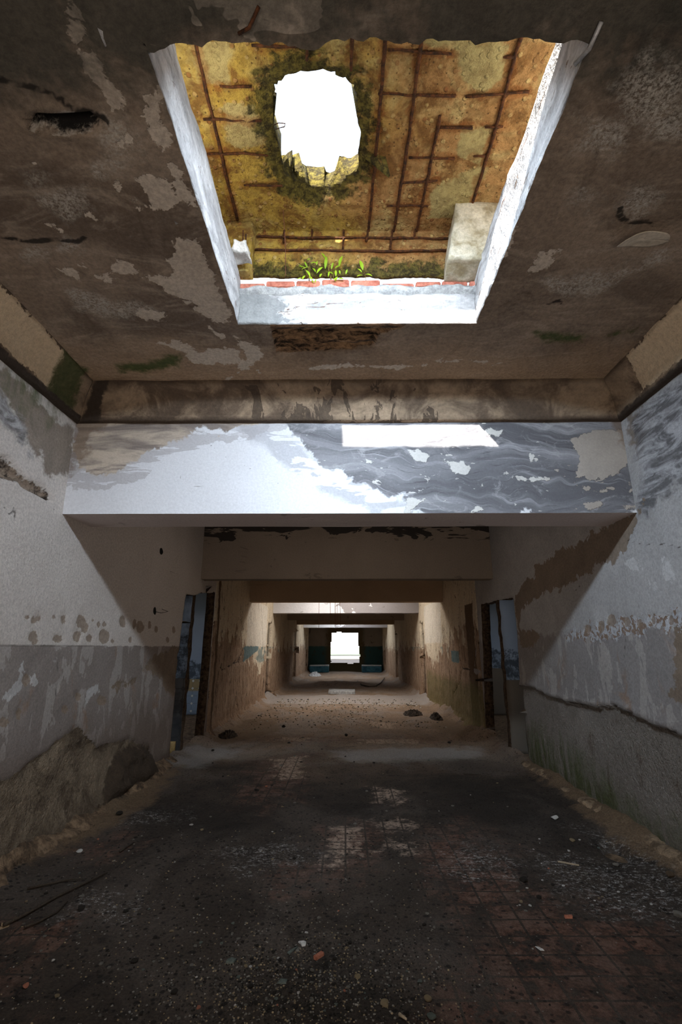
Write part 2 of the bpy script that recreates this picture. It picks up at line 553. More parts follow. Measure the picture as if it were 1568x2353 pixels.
    c = k.mix(k.math('MULTIPLY', line, k.step(k.sep()[1], 4.2, 4.7, 1, 0)), c, lin((88, 80, 74)))
    h = k.hgt((k.math('MULTIPLY_ADD', br, 1.0, 0.28), 0.0), (k.math('MULTIPLY', k.noise(26, 4.5, 0.75), k.math('MULTIPLY_ADD', br, 0.030, 0.008)), 1.0))
    return k.out(c, h, 0.92, grit=.22, gs=50)


def mat_far_wall(name):
    k = NT(name)
    z = k.sep()[2]
    nz = k.noise(1.0, 7, 0.62, 0.5, vec=k.scaled((1, 2.6, 1.1)))
    cream = k.mix(k.noise(1.4, 5, 0.6, 0.6, vec=k.scaled((1, 2.5, 0.8))), lin((196, 178, 152)), lin((222, 208, 184)))
    cream = k.mix(k.step(k.noise(1.0, 6, 0.65, 0.3, vec=k.scaled((1, 9, 0.9))), 0.54, 0.74, 0, 0.65), cream, lin((148, 122, 96)))
    bl = k.math('MULTIPLY', k.math('MULTIPLY', k.step(z, 1.405, 1.412, 1, 0), k.step(z, 1.0, 1.05)), k.step(k.noise(1.1, 4, 0.6), 0.56, 0.60, 0, 0.8))
    cream = k.mix(bl, cream, k.mix(k.noise(12, 4), lin((96, 118, 118)), lin((126, 140, 136))))
    streak = k.noise(1.0, 7, 0.7, 0.25, vec=k.scaled((6, 22, 0.9)))
    brown = k.mix(k.step(streak, 0.34, 0.66), lin((112, 88, 68)), lin((182, 152, 126)))
    brown = k.mix(k.step(k.noise(1.0, 6, 0.6, 0.8, vec=k.scaled((1, 1.6, 1.6), (9, 2, 1))), 0.56, 0.7, 0, 0.6), brown, lin((186, 160, 136)))
    brown = k.mix(k.step(k.noise(1.0, 6, 0.7, 0.3, vec=k.scaled((1, 12, 1.2), (1, 7, 1))), 0.62, 0.68, 0, 0.9), brown, lin((50, 37, 28)))
    iso = k.noise(3.2, 4.5, 0.7, 0.4)
    bare = k.step(k.math('ADD', k.math('ADD', k.math('MULTIPLY', nz, 1.4), k.math('MULTIPLY', iso, 0.9)), k.math('ADD', k.math('MULTIPLY', k.math('SUBTRACT', 1.22, z), 0.75), k.attr('wear'))), 1.16, 1.175)
    brown = k.mix(k.step(k.noise(7, 4.5, .72, .3), .42, .6, 0, .75), brown, k.mix(iso, lin((128, 98, 74)), lin((206, 180, 154))))
    c = k.mix(bare, cream, brown)
    pits = k.step(k.noise(1.0, 4.5, .7, .3, vec=k.scaled((8, 10, 4), (3, 3, 1))), 0.625, 0.65)
    c = k.mix(k.math('MULTIPLY', pits, .85), c, lin((58, 42, 32)))
    c = k.mix(k.math('MULTIPLY', k.step(k.math('ADD', z, k.math('MULTIPLY', k.noise(3, 5), 0.5)), 0.2, 0.75, 1, 0), 0.5), c, lin((128, 96, 70)))
    cr = k.step(k.math('ADD', k.attr('crack'), k.math('MULTIPLY_ADD', k.noise(16, 3), 0.05, -.025)), 0.010, 0.022, 1, 0)
    c = k.mix(k.math('MULTIPLY', cr, 0.9), c, lin((40, 30, 24)))
    c = k.mix(k.mask('post', 0.02, 9, 0.01), c, k.mix(k.noise(1.0, 6, 0.8, 0.2, vec=k.scaled((5, 26, 3))), lin((62, 46, 34)), lin((128, 100, 74))))
    c = k.mix(k.mask('bright', 0.05, 7, 0.006), c, k.mix(k.noise(3, 4), lin((206, 196, 180)), lin((226, 216, 200))))
    c = k.mix(k.mask('blue', 0.03, 12, 0.005), c, lin((104, 124, 126)))
    c = k.mix(k.math('MULTIPLY', k.mask('moss', 0.16, 4, 0.1), 0.6), c, lin((98, 96, 48)))
    h = k.hgt((k.math('MULTIPLY', bare, streak), 0.05), (k.noise(24, 4, 0.75), 0.022), (bare, -0.012), (pits, -.02))
    return k.out(c, h, 0.92, grit=.22, gs=26)


def mat_floor():
    k = NT('dirt_over_terracotta_tiles')
    x, y, z = k.sep()
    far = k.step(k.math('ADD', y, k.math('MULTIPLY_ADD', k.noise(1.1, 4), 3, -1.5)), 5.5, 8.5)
    dirt = k.mix(k.noise(2.2, 7, 0.65, 0.6), lin((38, 33, 29)), lin((86, 74, 64)))  # dark near dirt, deepened to include vignette darkening
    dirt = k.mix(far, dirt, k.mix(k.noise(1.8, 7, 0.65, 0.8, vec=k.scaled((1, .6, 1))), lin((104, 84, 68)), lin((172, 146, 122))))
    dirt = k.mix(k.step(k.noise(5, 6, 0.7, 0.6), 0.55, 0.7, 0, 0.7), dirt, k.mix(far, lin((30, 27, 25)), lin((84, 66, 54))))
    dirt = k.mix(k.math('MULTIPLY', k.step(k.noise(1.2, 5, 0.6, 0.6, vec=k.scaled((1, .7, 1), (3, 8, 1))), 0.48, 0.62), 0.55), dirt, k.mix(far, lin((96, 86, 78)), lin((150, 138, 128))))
    # terracotta tiles
    b = k.n('ShaderNodeTexBrick')
    k.put(b.inputs['Vector'], k.scaled((1, 1, 1)))
    b.offset = 0.0; b.squash = 1.0
    b.inputs['Scale'].default_value = 1.0
    b.inputs['Brick Width'].default_value = 0.155
    b.inputs['Row Height'].default_value = 0.155
    b.inputs['Mortar Size'].default_value = 0.008
    b.inputs['Mortar Smooth'].default_value = 0.3
    b.inputs['Bias'].default_value = 0.0
    b.inputs['Color1'].default_value = lin((150, 84, 56)) + (1,)
    b.inputs['Color2'].default_value = lin((108, 60, 42)) + (1,)
    b.inputs['Mortar'].default_value = lin((44, 36, 32)) + (1,)
    tile = k.mix(k.step(k.noise(6, 6, 0.7), 0.36, 0.60, 0, 0.8), b.outputs['Color'], lin((110, 92, 80)))
    tm = k.math('MULTIPLY', k.mask('tile', 0.40, 2.6, 0.22, 8, bias=0.0), k.step(k.noise(6, 8, 0.8), 0.40, 0.60))
    tm = k.math('MULTIPLY', tm, k.step(b.outputs['Fac'], 0.2, 0.8, 1, 0.0))
    c = k.mix(k.math('MULTIPLY', tm, 0.9), dirt, tile)
    pl = k.math('MULTIPLY', k.mask('pale', 0.20, 5, 0.07, 8), k.step(k.noise(20, 5, 0.8), 0.38, 0.56))
    pl = k.math('MULTIPLY', pl, k.step(b.outputs['Fac'], 0.2, 0.8, 1, 0.1))
    c = k.mix(k.math('MULTIPLY', pl, 0.75), c, k.mix(far, lin((196, 170, 150)), lin((214, 186, 160))))
    # plaster dust and crumbs
    dust = k.math('MULTIPLY', k.mask('dust', 0.28, 4, 0.16, 7), k.step(k.noise(34, 5, 0.85, vec=k.scaled((1, 1.3, 1))), 0.53, 0.60))
    c = k.mix(k.math('MULTIPLY', dust, 0.8), c, lin((186, 182, 178)))
    cd = k.voro(38, rnd=1.0)
    crumb = k.math('MULTIPLY', k.step(cd, 0.10, 0.17, 1, 0), k.step(k.voro(38, out='Color'), 0.72, 0.74))
    c = k.mix(k.math('MULTIPLY', crumb, 0.8), c, lin((150, 144, 136)))
    dcr = k.math('MULTIPLY', k.step(k.voro(24), 0.18, 0.32, 1, 0), k.step(k.voro(24, out='Color'), 0.40, 0.5))
    c = k.mix(k.math('MULTIPLY', dcr, 0.75), c, lin((26, 23, 21)))
    c = k.mix(k.math('MULTIPLY', k.mask('soot', 0.35, 2.2, 0.35, 6), 0.5), c, lin((30, 26, 23)))
    c = k.mix(k.math('MULTIPLY', k.mask('light_pool', 0.2, 2.5, 0.15, 6), 0.6), c, lin((168, 162, 158)))  # pools of skylight painted onto the floor as lighter grey
    c = k.mix(k.math('MULTIPLY', k.mask('silt', 0.12, 4, 0.06, 6), 0.8), c, k.mix(k.noise(20, 5), lin((104, 84, 64)), lin((140, 116, 90))))
    h = k.hgt((k.noise(34, 4.5, 0.8), 0.022), (dcr, 0.006))
    return k.out(c, h, k.step(tm, 0, 1, 0.95, 0.75), grit=.4, gs=70)


def mat_slab():
    k = NT('mossy_spalled_concrete')
    x, y, z = k.sep()
    base = k.mix(k.step(k.math('ADD', x, k.math('MULTIPLY_ADD', k.noise(2.2, 5), 1.2, -0.6)), -0.25, 0.35), lin((182, 152, 70)), lin((176, 134, 84)))
    base = k.mix(k.step(k.noise(3.2, 6, 0.65, 0.6), 0.45, 0.7, 0, 0.8), base, lin((190, 172, 116)))
    base = k.mix(k.step(k.noise(6, 6, 0.7, 0.4, vec=k.scaled((1, 1, 1), (2, 7, 1))), 0.47, 0.62, 0, 0.8), base, lin((118, 80, 38)))
    # pebbles in the broken concrete
    cell = k.voro(26, out='Color'); dist = k.voro(26)
    peb = k.math('MULTIPLY', k.step(dist, 0.25, 0.42, 1, 0), k.step(k.sep(cell)[0], 0.45, 0.5))
    pc = k.mix(k.sep(cell)[1], lin((216, 188, 124)), lin((140, 84, 46)))
    base = k.mix(k.math('MULTIPLY', peb, 0.75), base, pc)
    pit = k.math('MULTIPLY', k.step(k.voro(40), 0.12, 0.26, 1, 0), k.step(k.voro(40, out='Color'), 0.52, 0.56))
    base = k.mix(k.math('MULTIPLY', pit, 0.8), base, lin((74, 54, 26)))
    smoothp = k.mask('smooth', 0.06, 5, 0.012, 7)
    sc = k.mix(k.noise(4, 5), lin((158, 140, 88)), lin((194, 178, 124)))
    c = k.mix(smoothp, base, sc)
    rust = k.step(k.math('ADD', k.attr('rebar'), k.math('MULTIPLY_ADD', k.noise(12, 5), 0.10, -0.05)), 0.010, 0.035, 1, 0)
    c = k.mix(k.math('MULTIPLY', rust, 0.45), c, lin((140, 74, 26)))
    groove = k.step(k.math('ADD', k.attr('rebar'), k.math('MULTIPLY_ADD', k.noise(26, 5), 0.016, -0.008)), 0.005, 0.011, 1, 0)
    base2 = k.step(k.noise(15, 4.5, .8), .36, .62)
    c = k.mix(base2, k.mix(0.45, c, lin((84, 58, 26))), c)
    c = k.mix(k.math('MULTIPLY', groove, 0.75), c, lin((66, 42, 22)))
    mo = k.mask('moss', 0.10, 8, 0.03, 7)
    c = k.mix(k.math('MULTIPLY', mo, 0.92), c, k.mix(k.step(k.noise(26, 6, 0.75), 0.38, 0.66), lin((24, 25, 10)), lin((100, 92, 40))))
    h = k.hgt((peb, 0.008), (k.noise(30, 4.5, 0.78), 0.022))
    return k.out(c, h, 0.95)


def mat_curb():
    k = NT('whitewashed_curb_plaster')
    st = k.noise(1.0, 7, 0.65, 0.6, vec=k.scaled((3, 3, 9)))
    c = k.mix(k.step(st, 0.35, 0.65), lin((158, 156, 156)), lin((204, 202, 202)))
    c = k.mix(k.step(k.noise(1.0, 6, 0.7, 0.5, vec=k.scaled((4, 4, 14), (1, 2, 3))), 0.58, 0.68, 0, 0.7), c, lin((140, 136, 132)))
    sc = k.step(k.noise(1.0, 7, 0.75, 0.8, vec=k.scaled((7, 7, 26), (4, 1, 3))), 0.63, 0.645)
    c = k.mix(k.math('MULTIPLY', sc, 0.8), c, lin((112, 92, 76)))
    pl = k.mask('curb_shade', 0.04, 9, 0.006)  # unsunlit left part of the front curb painted greyer
    c = k.mix(pl, c, k.mix(k.noise(14, 6, 0.7), lin((112, 114, 115)), lin((160, 160, 159))))
    cr = k.step(k.math('ADD', k.attr('crack'), k.math('MULTIPLY', k.noise(25, 3), 0.010)), 0.006, 0.012, 1, 0)
    c = k.mix(k.math('MULTIPLY', cr, 0.9), c, lin((96, 62, 38)))
    h = k.hgt((sc, -0.006), (k.noise(16, 4.5, .72), 0.018))
    return k.out(c, h, 0.9, grit=.15)


def mat_simple(name, lo, hi, scale=8, rough=0.9, bump=0.004, stretch=(1, 1, 1), metal=0.0, spec=0.25):
    k = NT(name, spec=spec)
    n = k.noise(scale, 6, 0.65, 0.3, vec=k.scaled(stretch))
    c = k.mix(k.step(n, 0.3, 0.7), lin(lo), lin(hi))
    k.b.inputs['Metallic'].default_value = metal
    return k.out(c, k.hgt((n, bump)), rough, grit=.25, gs=scale * 5)


def octagon(k, pitch, tone_a, tone_b, dia, joint):
    """octagon tiles with small diamonds at the corners, on an XZ wall"""
    x, y, z = k.sep()
    fx = k.math('SUBTRACT', k.math('FRACT', k.math('DIVIDE', k.math('ADD', x, 50.0), pitch)), 0.5)
    fz = k.math('SUBTRACT', k.math('FRACT', k.math('DIVIDE', k.math('ADD', z, 50.0), pitch)), 0.5)
    ax, az = k.math('ABSOLUTE', fx), k.math('ABSOLUTE', fz)
    d = k.math('ADD', ax, az)
    diam = k.step(d, 0.80, 0.805)
    j = k.math('MAXIMUM', k.step(k.math('ABSOLUTE', k.math('SUBTRACT', d, 0.79)), 0.012, 0.02, 1, 0),
               k.math('MULTIPLY', k.step(k.math('MAXIMUM', ax, az), 0.478, 0.49), k.step(d, 0.79, 0.795, 1, 0)))
    c = k.mix(k.step(z, 0.45, 0.5), lin(tone_b), lin(tone_a))
    c = k.mix(diam, c, lin(dia))
    return k.mix(k.math('MULTIPLY', j, 0.9), c, lin(joint)), j


def mat_room(name, tile_top, dark=False, octo=True, mold_top=1.0):
    k = NT(name, rough=0.7)
    x, y, z = k.sep()
    c = k.mix(k.noise(1.2, 5), lin((128, 146, 172)), lin((160, 176, 198)))
    c = k.mix(k.step(z, 1.95, 2.3, 0, 0.45), c, lin((70, 86, 100)))
    md = k.step(k.math('ADD', z, k.math('MULTIPLY_ADD', k.noise(5, 7, 0.75), 0.7, -0.35)), mold_top - 0.02, mold_top + 0.05, 1, 0)
    c = k.mix(k.math('MULTIPLY', md, k.step(k.noise(9, 7, 0.8), 0.36, 0.56, 0.25, 0.9)), c, lin((46, 56, 66)))
    if octo:
        t, j = octagon(k, 0.155, (150, 134, 100) if not dark else (84, 82, 82), (132, 150, 172) if not dark else (58, 58, 60), (206, 208, 206) if not dark else (66, 64, 62), (84, 92, 100) if not dark else (26, 25, 25))
    else:
        t = k.mix(k.noise(3, 5), lin((104, 92, 78)), lin((84, 80, 76)))
    c = k.mix(k.step(z, tile_top - .004, tile_top + .004, 1, 0), c, t)
    if dark:
        c = k.mix(k.step(k.noise(3, 6, 0.7), 0.30, 0.62, 0.75, 0.15), c, lin((30, 30, 32)))
    return k.out(c, k.hgt((k.noise(40, 4), 0.003)), 0.75)


def mat_ground():
    k = NT('grass_plain')
    x, y, z = k.sep()
    g = k.mix(k.noise(0.05, 6, 0.7, vec=k.scaled((1, .35, 1))), lin((120, 140, 104)), lin((158, 172, 140)))
    wob = k.math('MULTIPLY_ADD', k.noise(0.06, 5, 0.6, vec=k.scaled((1, 1, 1))), 16.0, -8.0)
    yy = k.math('ADD', y, wob)
    road = k.mix(k.noise(0.6, 6, 0.75), lin((44, 42, 46)), lin((86, 80, 78)))
    nearf = k.step(yy, 78, 82)
    c = k.mix(nearf, road, lin((206, 196, 160)))
    c = k.mix(k.step(yy, 104, 107), c, lin((70, 74, 64)))
    c = k.mix(k.step(yy, 120, 124), c, g)
    c = k.mix(k.math('MULTIPLY', k.step(yy, 46, 49, 1, 0), 0.5), c, lin((140, 120, 90)))
    return k.out(c, None, 0.95)


def mat_leaf():
    k = NT('fresh_green_leaf', rough=0.5, spec=0.4)
    c = k.mix(k.noise(18, 3), lin((120, 176, 22)), lin((178, 214, 52)))
    k.put(k.b.inputs['Base Color'], c)
    tr = k.n('ShaderNodeBsdfTranslucent'); k.put(tr.inputs[0], lin((196, 226, 60)))
    mx = k.n('ShaderNodeMixShader'); mx.inputs[0].default_value = 0.45
    k.t.links.new(k.b.outputs[0], mx.inputs[1]); k.t.links.new(tr.outputs[0], mx.inputs[2])
    k.t.links.new(mx.outputs[0], k.t.nodes['Material Output'].inputs[0])
    return k.m


M = dict(
    ceiling=mat_ceiling(), crown=mat_crown(), beam1=mat_beam_face(),
    soffit=mat_beam_plain('dim_soffit_plaster', (182, 168, 164), (204, 192, 188)),
    beam2=mat_beam_plain('brown_grey_beam_plaster', (124, 110, 98), (148, 134, 120), dark_amt=1.0),
    beam3=mat_beam_plain('tan_beam_plaster', (150, 124, 98), (178, 150, 122)),
    beam4=mat_beam_plain('flaking_white_beam_plaster', (206, 204, 206), (226, 224, 226), peel_amt=0.50, peel_col=(146, 140, 140)),
    beam5=mat_beam_plain('stained_beam_plaster', (120, 104, 88), (152, 134, 116), dark_amt=1.2),
    wallL=mat_wall('peeling_wall_plaster_left', 'L'), wallR=mat_wall('peeling_wall_plaster_right', 'R'),
    wallF=mat_far_wall('weathered_corridor_plaster'),
    rim=mat_simple('crumbling_jamb_plaster', (40, 29, 22), (92, 72, 54), 22, 0.95, 0.02),
    floor=mat_floor(), slab=mat_slab(), curb=mat_curb(),
    rebar=mat_simple('rusty_iron', (40, 25, 17), (98, 58, 30), 40, 0.85, 0.004),
    concrete=mat_simple('raw_concrete', (150, 138, 110), (204, 196, 176), 9, 0.92, 0.012),
    mortar=mat_simple('grey_mortar', (140, 140, 140), (190, 190, 188), 16, 0.95, 0.012),
    brick=mat_simple('red_brick', (156, 86, 70), (204, 132, 112), 14, 0.9, 0.006),
    roomA=mat_room('mouldy_room_wall', 0.98, dark=True, mold_top=1.55),
    roomB=mat_room('tiled_room_wall', 0.72, mold_top=1.05),
    roomC=mat_room('plain_tiled_room_wall', 0.95, octo=False, mold_top=1.3),
    room=mat_simple('room_plaster', (150, 158, 170), (190, 196, 206), 3, 0.9, 0.003),
    roof=mat_simple('roof_screed', (170, 162, 150), (206, 198, 186), 3, 0.95, 0.01),
    ground=mat_ground(), leaf=mat_leaf(),
    stem=mat_simple('plant_stem', (110, 84, 50), (150, 130, 70), 20, 0.8, 0.001),
    stone_grey=mat_simple('grey_stone', (86, 82, 76), (140, 134, 124), 20, 0.9, 0.004),
    stone_dark=mat_simple('dark_clod', (28, 25, 22), (62, 55, 48), 24, 0.95, 0.006),
    stone_tan=mat_simple('tan_stone', (112, 96, 72), (160, 142, 112), 22, 0.9, 0.004),
    stone_green=mat_simple('slate_shard', (72, 80, 74), (112, 118, 110), 18, 0.8, 0.003),
    plaster=mat_simple('white_plaster_lump', (182, 178, 172), (222, 218, 212), 18, 0.9, 0.004),
    terracotta=mat_simple('terracotta_shard', (150, 88, 66), (184, 124, 100), 22, 0.9, 0.003),
    stick=mat_simple('dry_dark_reed', (38, 32, 27), (78, 66, 54), 10, 0.85, 0.002, (30, 3, 30)),
    wood=mat_simple('pale_splinter', (150, 132, 108), (190, 172, 146), 10, 0.9, 0.002, (30, 3, 30)),
    leafdry=mat_simple('dry_leaf', (120, 96, 70), (176, 150, 118), 16, 0.8, 0.003),
    mud=mat_simple('caked_mud', (66, 53, 41), (138, 114, 90), 14, 0.97, 0.03),
    mudpale=mat_simple('sandy_mud', (84, 69, 54), (158, 134, 108), 13, 0.97, 0.03),
    black=mat_simple('burnt_rubble', (22, 19, 17), (84, 70, 58), 18, 0.97, 0.03),
    tileblue=mat_simple('teal_bench_tile', (24, 62, 78), (54, 100, 112), 6, 0.6, 0.004),
    endwall=None,
    paint=mat_simple('peeling_paint_skin', (166, 152, 134), (206, 192, 172), 6, 0.85, 0.003),
    wire=mat_simple('rusty_wire', (96, 58, 44), (140, 92, 72), 20, 0.8, 0.001),
    cable=mat_simple('black_cable', (16, 15, 15), (40, 36, 34), 20, 0.7, 0.001),
    metal=mat_simple('galvanised_conduit', (130, 128, 128), (180, 178, 176), 14, 0.5, 0.001, metal=0.4),
)


def mat_end():
    k = NT('two_tone_end_wall')
    x, y, z = k.sep()
    c = k.mix(k.noise(1.5, 6, 0.6), lin((120, 110, 100)), lin((158, 148, 136)))
    c = k.mix(k.step(k.math('ADD', z, k.math('MULTIPLY_ADD', k.noise(3, 5), 0.1, -0.05)), 1.44, 1.45, 1, 0), c, k.mix(k.noise(2, 6), lin((44, 74, 78)), lin((66, 98, 98))))
    c = k.mix(k.step(k.noise(1.2, 6, 0.65, 1.5), 0.58, 0.62, 0, 0.7), c, lin((72, 62, 52)))
    c = k.mix(k.step(k.math('ABSOLUTE', x), 0.95, 1.35, 0.8, 0), c, lin((92, 78, 50)))
    return k.out(c, k.hgt((k.noise(30, 4), 0.006)), 0.9)


M['endwall'] = mat_end()

# ------------------------------------------------------------------ light levels
SKY, SUN, EXPO = 2.6, 24.0, 0.0
BLUE, WARM = (.78, .89, 1.0), (1.0, .86, .70)
LAMPS = [
    ('skylight_fill', (.08, 1.20, 3.66), (0, 1, -.5), 1.1, .14, 26, (.72, .86, 1.0)),          # added area lamp standing in for the shaft's bright back face
    ('cross_fill_left', (-.35, 1.20, 3.68), (.8, 1, -.72), .5, .08, 32, (.66, .83, 1.0)),  # added lamp throwing extra light across to the right wall
    ('cross_fill_right', (.5, 1.20, 3.68), (-.8, 1, -.72), .5, .08, 27, (.74, .87, 1.0)),  # added counterpart aimed at the left wall
    ('dim_bay_fill', (0, 5.6, 3.40), (0, 0, -1), 2.4, 2.0, 7, (1.0, .86, .74)),  # unseen lamp added to lift the dim second bay
    ('second_skylight_fill', (.08, 13.4, 3.70), (0, .25, -1), 1.4, 1.5, 125, (1, .94, .87)),  # lamp added in the opening to strengthen its skylight
    ('third_skylight_fill', (.08, 24.9, 3.70), (0, .25, -1), 1.4, 1.5, 90, (.9, .95, 1)),  # extra lamp added to boost the third opening's daylight
    ('slab_fill_left', (-.83, 1.95, 3.83), (.25, .1, 1), 1.3, .12, 4, (1, .93, .78)),  # added uplight standing in for roof bounce onto the slab
    ('slab_fill_right', (1.15, 1.75, 3.70), (-.35, .1, 1), 1.3, .3, 4, (1, .93, .8)),  # matching added uplight outside the right curb
    ('rear_fill', (0, -3.4, 2.0), (0, 1, .05), 3.0, 2.0, 20, (1.0, .84, .68)),  # fill lamp added behind the camera
    ('low_rear_fill', (0, -1.2, .25), (0, .75, 1), 3.6, 1.2, 80, (1.0, .90, .80)),  # added low lamp aimed up to brighten the ceiling
]

# ------------------------------------------------------------------ measured outlines
def PZ(pts, Z=ZC, sx=1.0, ox=0, oy=0): return [at_z(ox + u / sx, oy + v / sx, Z) for u, v in pts]
def PX(pts, X, sx=1.0, ox=0, oy=0): return [at_x(ox + u / sx, oy + v / sx, X) for u, v in pts]
def PY(pts, Y, sx=1.0, ox=0, oy=0): return [at_y(ox + u / sx, oy + v / sx, Y) for u, v in pts]


def ell(cx, cy, rx, ry, n=14, irr=0.15):
    r = random.Random(int(cx * 1000) + int(cy * 77))
    return [(cx + rx * math.cos(2 * math.pi * i / n) * (1 + r.uniform(-irr, irr)), cy + ry * math.sin(2 * math.pi * i / n) * (1 + r.uniform(-irr, irr))) for i in range(n)]


# ------------------------------------------------------------------ ceiling of the near bay
Z28 = dict(sx=2.8)
ceil_peel = [PZ(p, **Z28) for p in (
    [(450, 40), (490, 60), (530, 190), (520, 320), (600, 350), (690, 480), (790, 600), (790, 680), (720, 720), (690, 650), (600, 520), (520, 380), (470, 290), (450, 150)],
    [(900, 620), (1030, 600), (1090, 960), (1050, 970), (990, 900), (930, 760)],
    [(730, 900), (830, 890), (860, 940), (790, 970)],
    [(740, 1150), (800, 1190), (750, 1230)],
    [(840, 1130), (960, 1110), (1080, 1130), (1120, 1230), (1100, 1350), (990, 1350), (950, 1290), (900, 1190)],
    [(870, 1280), (930, 1330), (940, 1365), (870, 1340)],
    [(555, 1380), (590, 1375), (590, 1410), (560, 1410)],
    [(320, 1440), (410, 1480), (400, 1510), (330, 1460)],
    [(390, 1740), (470, 1720), (540, 1790), (530, 1820), (400, 1770)],
    [(580, 1750), (740, 1790), (730, 1815), (600, 1800)],
    [(710, 1740), (760, 1690), (860, 1700), (870, 1750), (800, 1765)],
    [(1090, 1530), (1270, 1520), (1340, 1700), (1400, 1820), (1480, 2000), (1470, 2070), (1300, 2010), (1200, 1930), (1060, 1870), (1030, 1820), (930, 1780), (1000, 1760), (1100, 1780), (1120, 1650)],
    [(850, 2020), (920, 1985), (1050, 2020), (1060, 2060), (930, 2065)],
    [(1180, 1940), (1240, 1960), (1190, 1990)],
    [(1330, 2090), (1430, 2150), (1420, 2180), (1350, 2130)],
    [(770, 1985), (830, 2000), (770, 2005)],
    [(1080, 1040), (1150, 1060), (1240, 1240), (1250, 1320), (1140, 1280), (1110, 1150)],
)]
ceil_peel += [PZ(p, sx=2, oy=650) for p in (
    [(730, 275), (830, 265), (920, 325), (1000, 295), (1100, 310), (1090, 370), (980, 375), (880, 370), (860, 320)],
    [(1080, 250), (1200, 290), (1210, 330), (1130, 400), (1050, 445), (1100, 400), (1130, 330)],
    [(860, 60), (950, 90), (1040, 180), (1000, 182), (900, 120)],
    [(1410, 385), (1568, 375), (1568, 398), (1430, 402)],
)]
ceil_peel += [PZ(p, sx=2.94, ox=1050) for p in (
    [(500, 1790), (580, 1700), (700, 1690), (620, 1800), (510, 1850)],
    [(400, 1530), (330, 1560), (270, 1750), (340, 1740)],
)]
ceil_peel += [PZ(p, sx=2, ox=784, oy=650) for p in (
    [(0, 372), (150, 378), (240, 385), (380, 375), (380, 384), (280, 396), (120, 388), (0, 392)],
    [(420, 355), (530, 358), (470, 372)], [(560, 350), (780, 365), (700, 374)],
)]
ceil_eff = [PZ(p, **Z28) for p in (
    [(230, 1270), (420, 1270), (540, 1180), (600, 1080), (690, 1050), (660, 1110), (570, 1200), (500, 1370), (430, 1380), (330, 1340)],
    [(140, 1670), (200, 1580), (300, 1560), (480, 1570), (490, 1600), (260, 1620)],
    [(660, 820), (800, 800), (900, 850), (960, 990), (860, 1010), (700, 920)],
    [(480, 1900), (900, 1960), (1000, 2010), (700, 2030), (480, 1990)],
    [(140, 1090), (260, 1110), (280, 1210), (180, 1220)],
)] + [PZ(p, sx=2.94, ox=1050) for p in (
    [(1000, 600), (1100, 430), (1300, 380), (1524, 450), (1524, 950), (1300, 960), (1100, 700)],
    [(830, 760), (1000, 760), (1200, 930), (1000, 1060), (860, 980)],
    [(800, 1220), (960, 1300), (900, 1440), (800, 1360)],
    [(1090, 1430), (1250, 1260), (1400, 1300), (1280, 1480), (1130, 1490)],
    [(620, 1900), (900, 1850), (1250, 1780), (1400, 1700), (1400, 1760), (1000, 1950), (700, 2000)],
)]
ceil_moss = [PZ([(265, 838), (300, 832), (330, 836), (362, 828), (385, 816), (412, 818), (408, 838), (360, 850), (275, 856)]),
             PZ([(1230, 764), (1290, 768), (1345, 770), (1330, 786), (1260, 784)]), PZ([(1402, 770), (1470, 752), (1452, 767)]),
             PZ([(150, 838), (200, 848), (200, 856), (150, 856)])]
ceil_cracks = [PZ(p) for p in (
    [(-20, 540), (40, 550), (60, 556), (130, 549), (175, 558), (195, 546)], [(-10, 178), (14, 186), (60, 196), (115, 214), (170, 250), (205, 258), (240, 272), (247, 285)],
    [(1428, 478), (1424, 498), (1444, 512), (1490, 510), (1504, 520)], [(1260, 700), (1285, 690), (1292, 698)], [(660, 880), (560, 884), (420, 886), (330, 884)],
)]
ceil_cavity = PZ([(62, 283), (90, 266), (150, 254), (172, 262), (205, 266), (236, 281), (222, 300), (180, 308), (105, 303), (75, 292)])
ceil_rim = PZ([(40, 285), (80, 258), (130, 240), (160, 240), (205, 255), (246, 280), (238, 300), (210, 318), (160, 320), (90, 312), (55, 298)])
ceil_spall = PZ([(620, 742), (640, 738), (940, 738), (925, 752), (872, 768), (860, 797), (800, 804), (700, 808), (636, 812), (628, 780)])


def ceil_xy(s, t):
    P = np.stack([s, t, np.full_like(s, ZC)], 1)
    x0, x1, y0, y1 = HOLE
    # broken plaster lip round the opening
    near = (s > x0 - .02) & (s < x1 + .02) & (t > y0 - .02) & (t < y1 + .02)
    n1 = fbm(P, 9, 4, 3); n2 = fbm(P, 9, 4, 9)
    back = near & (abs(t - y0) < .004)
    P[:, 1] += np.where(back, 0.010 + 0.03 * np.clip(n1 + .3, 0, 1) + .022 * fbm(P, 30, 3, 11), 0)
    P[:, 0] += np.where(near & (abs(s - x0) < .004), 0.010 * np.clip(n2 + .2, 0, 1), 0) - np.where(near & (abs(s - x1) < .004), 0.010 * np.clip(n2 + .2, 0, 1), 0)
    return P


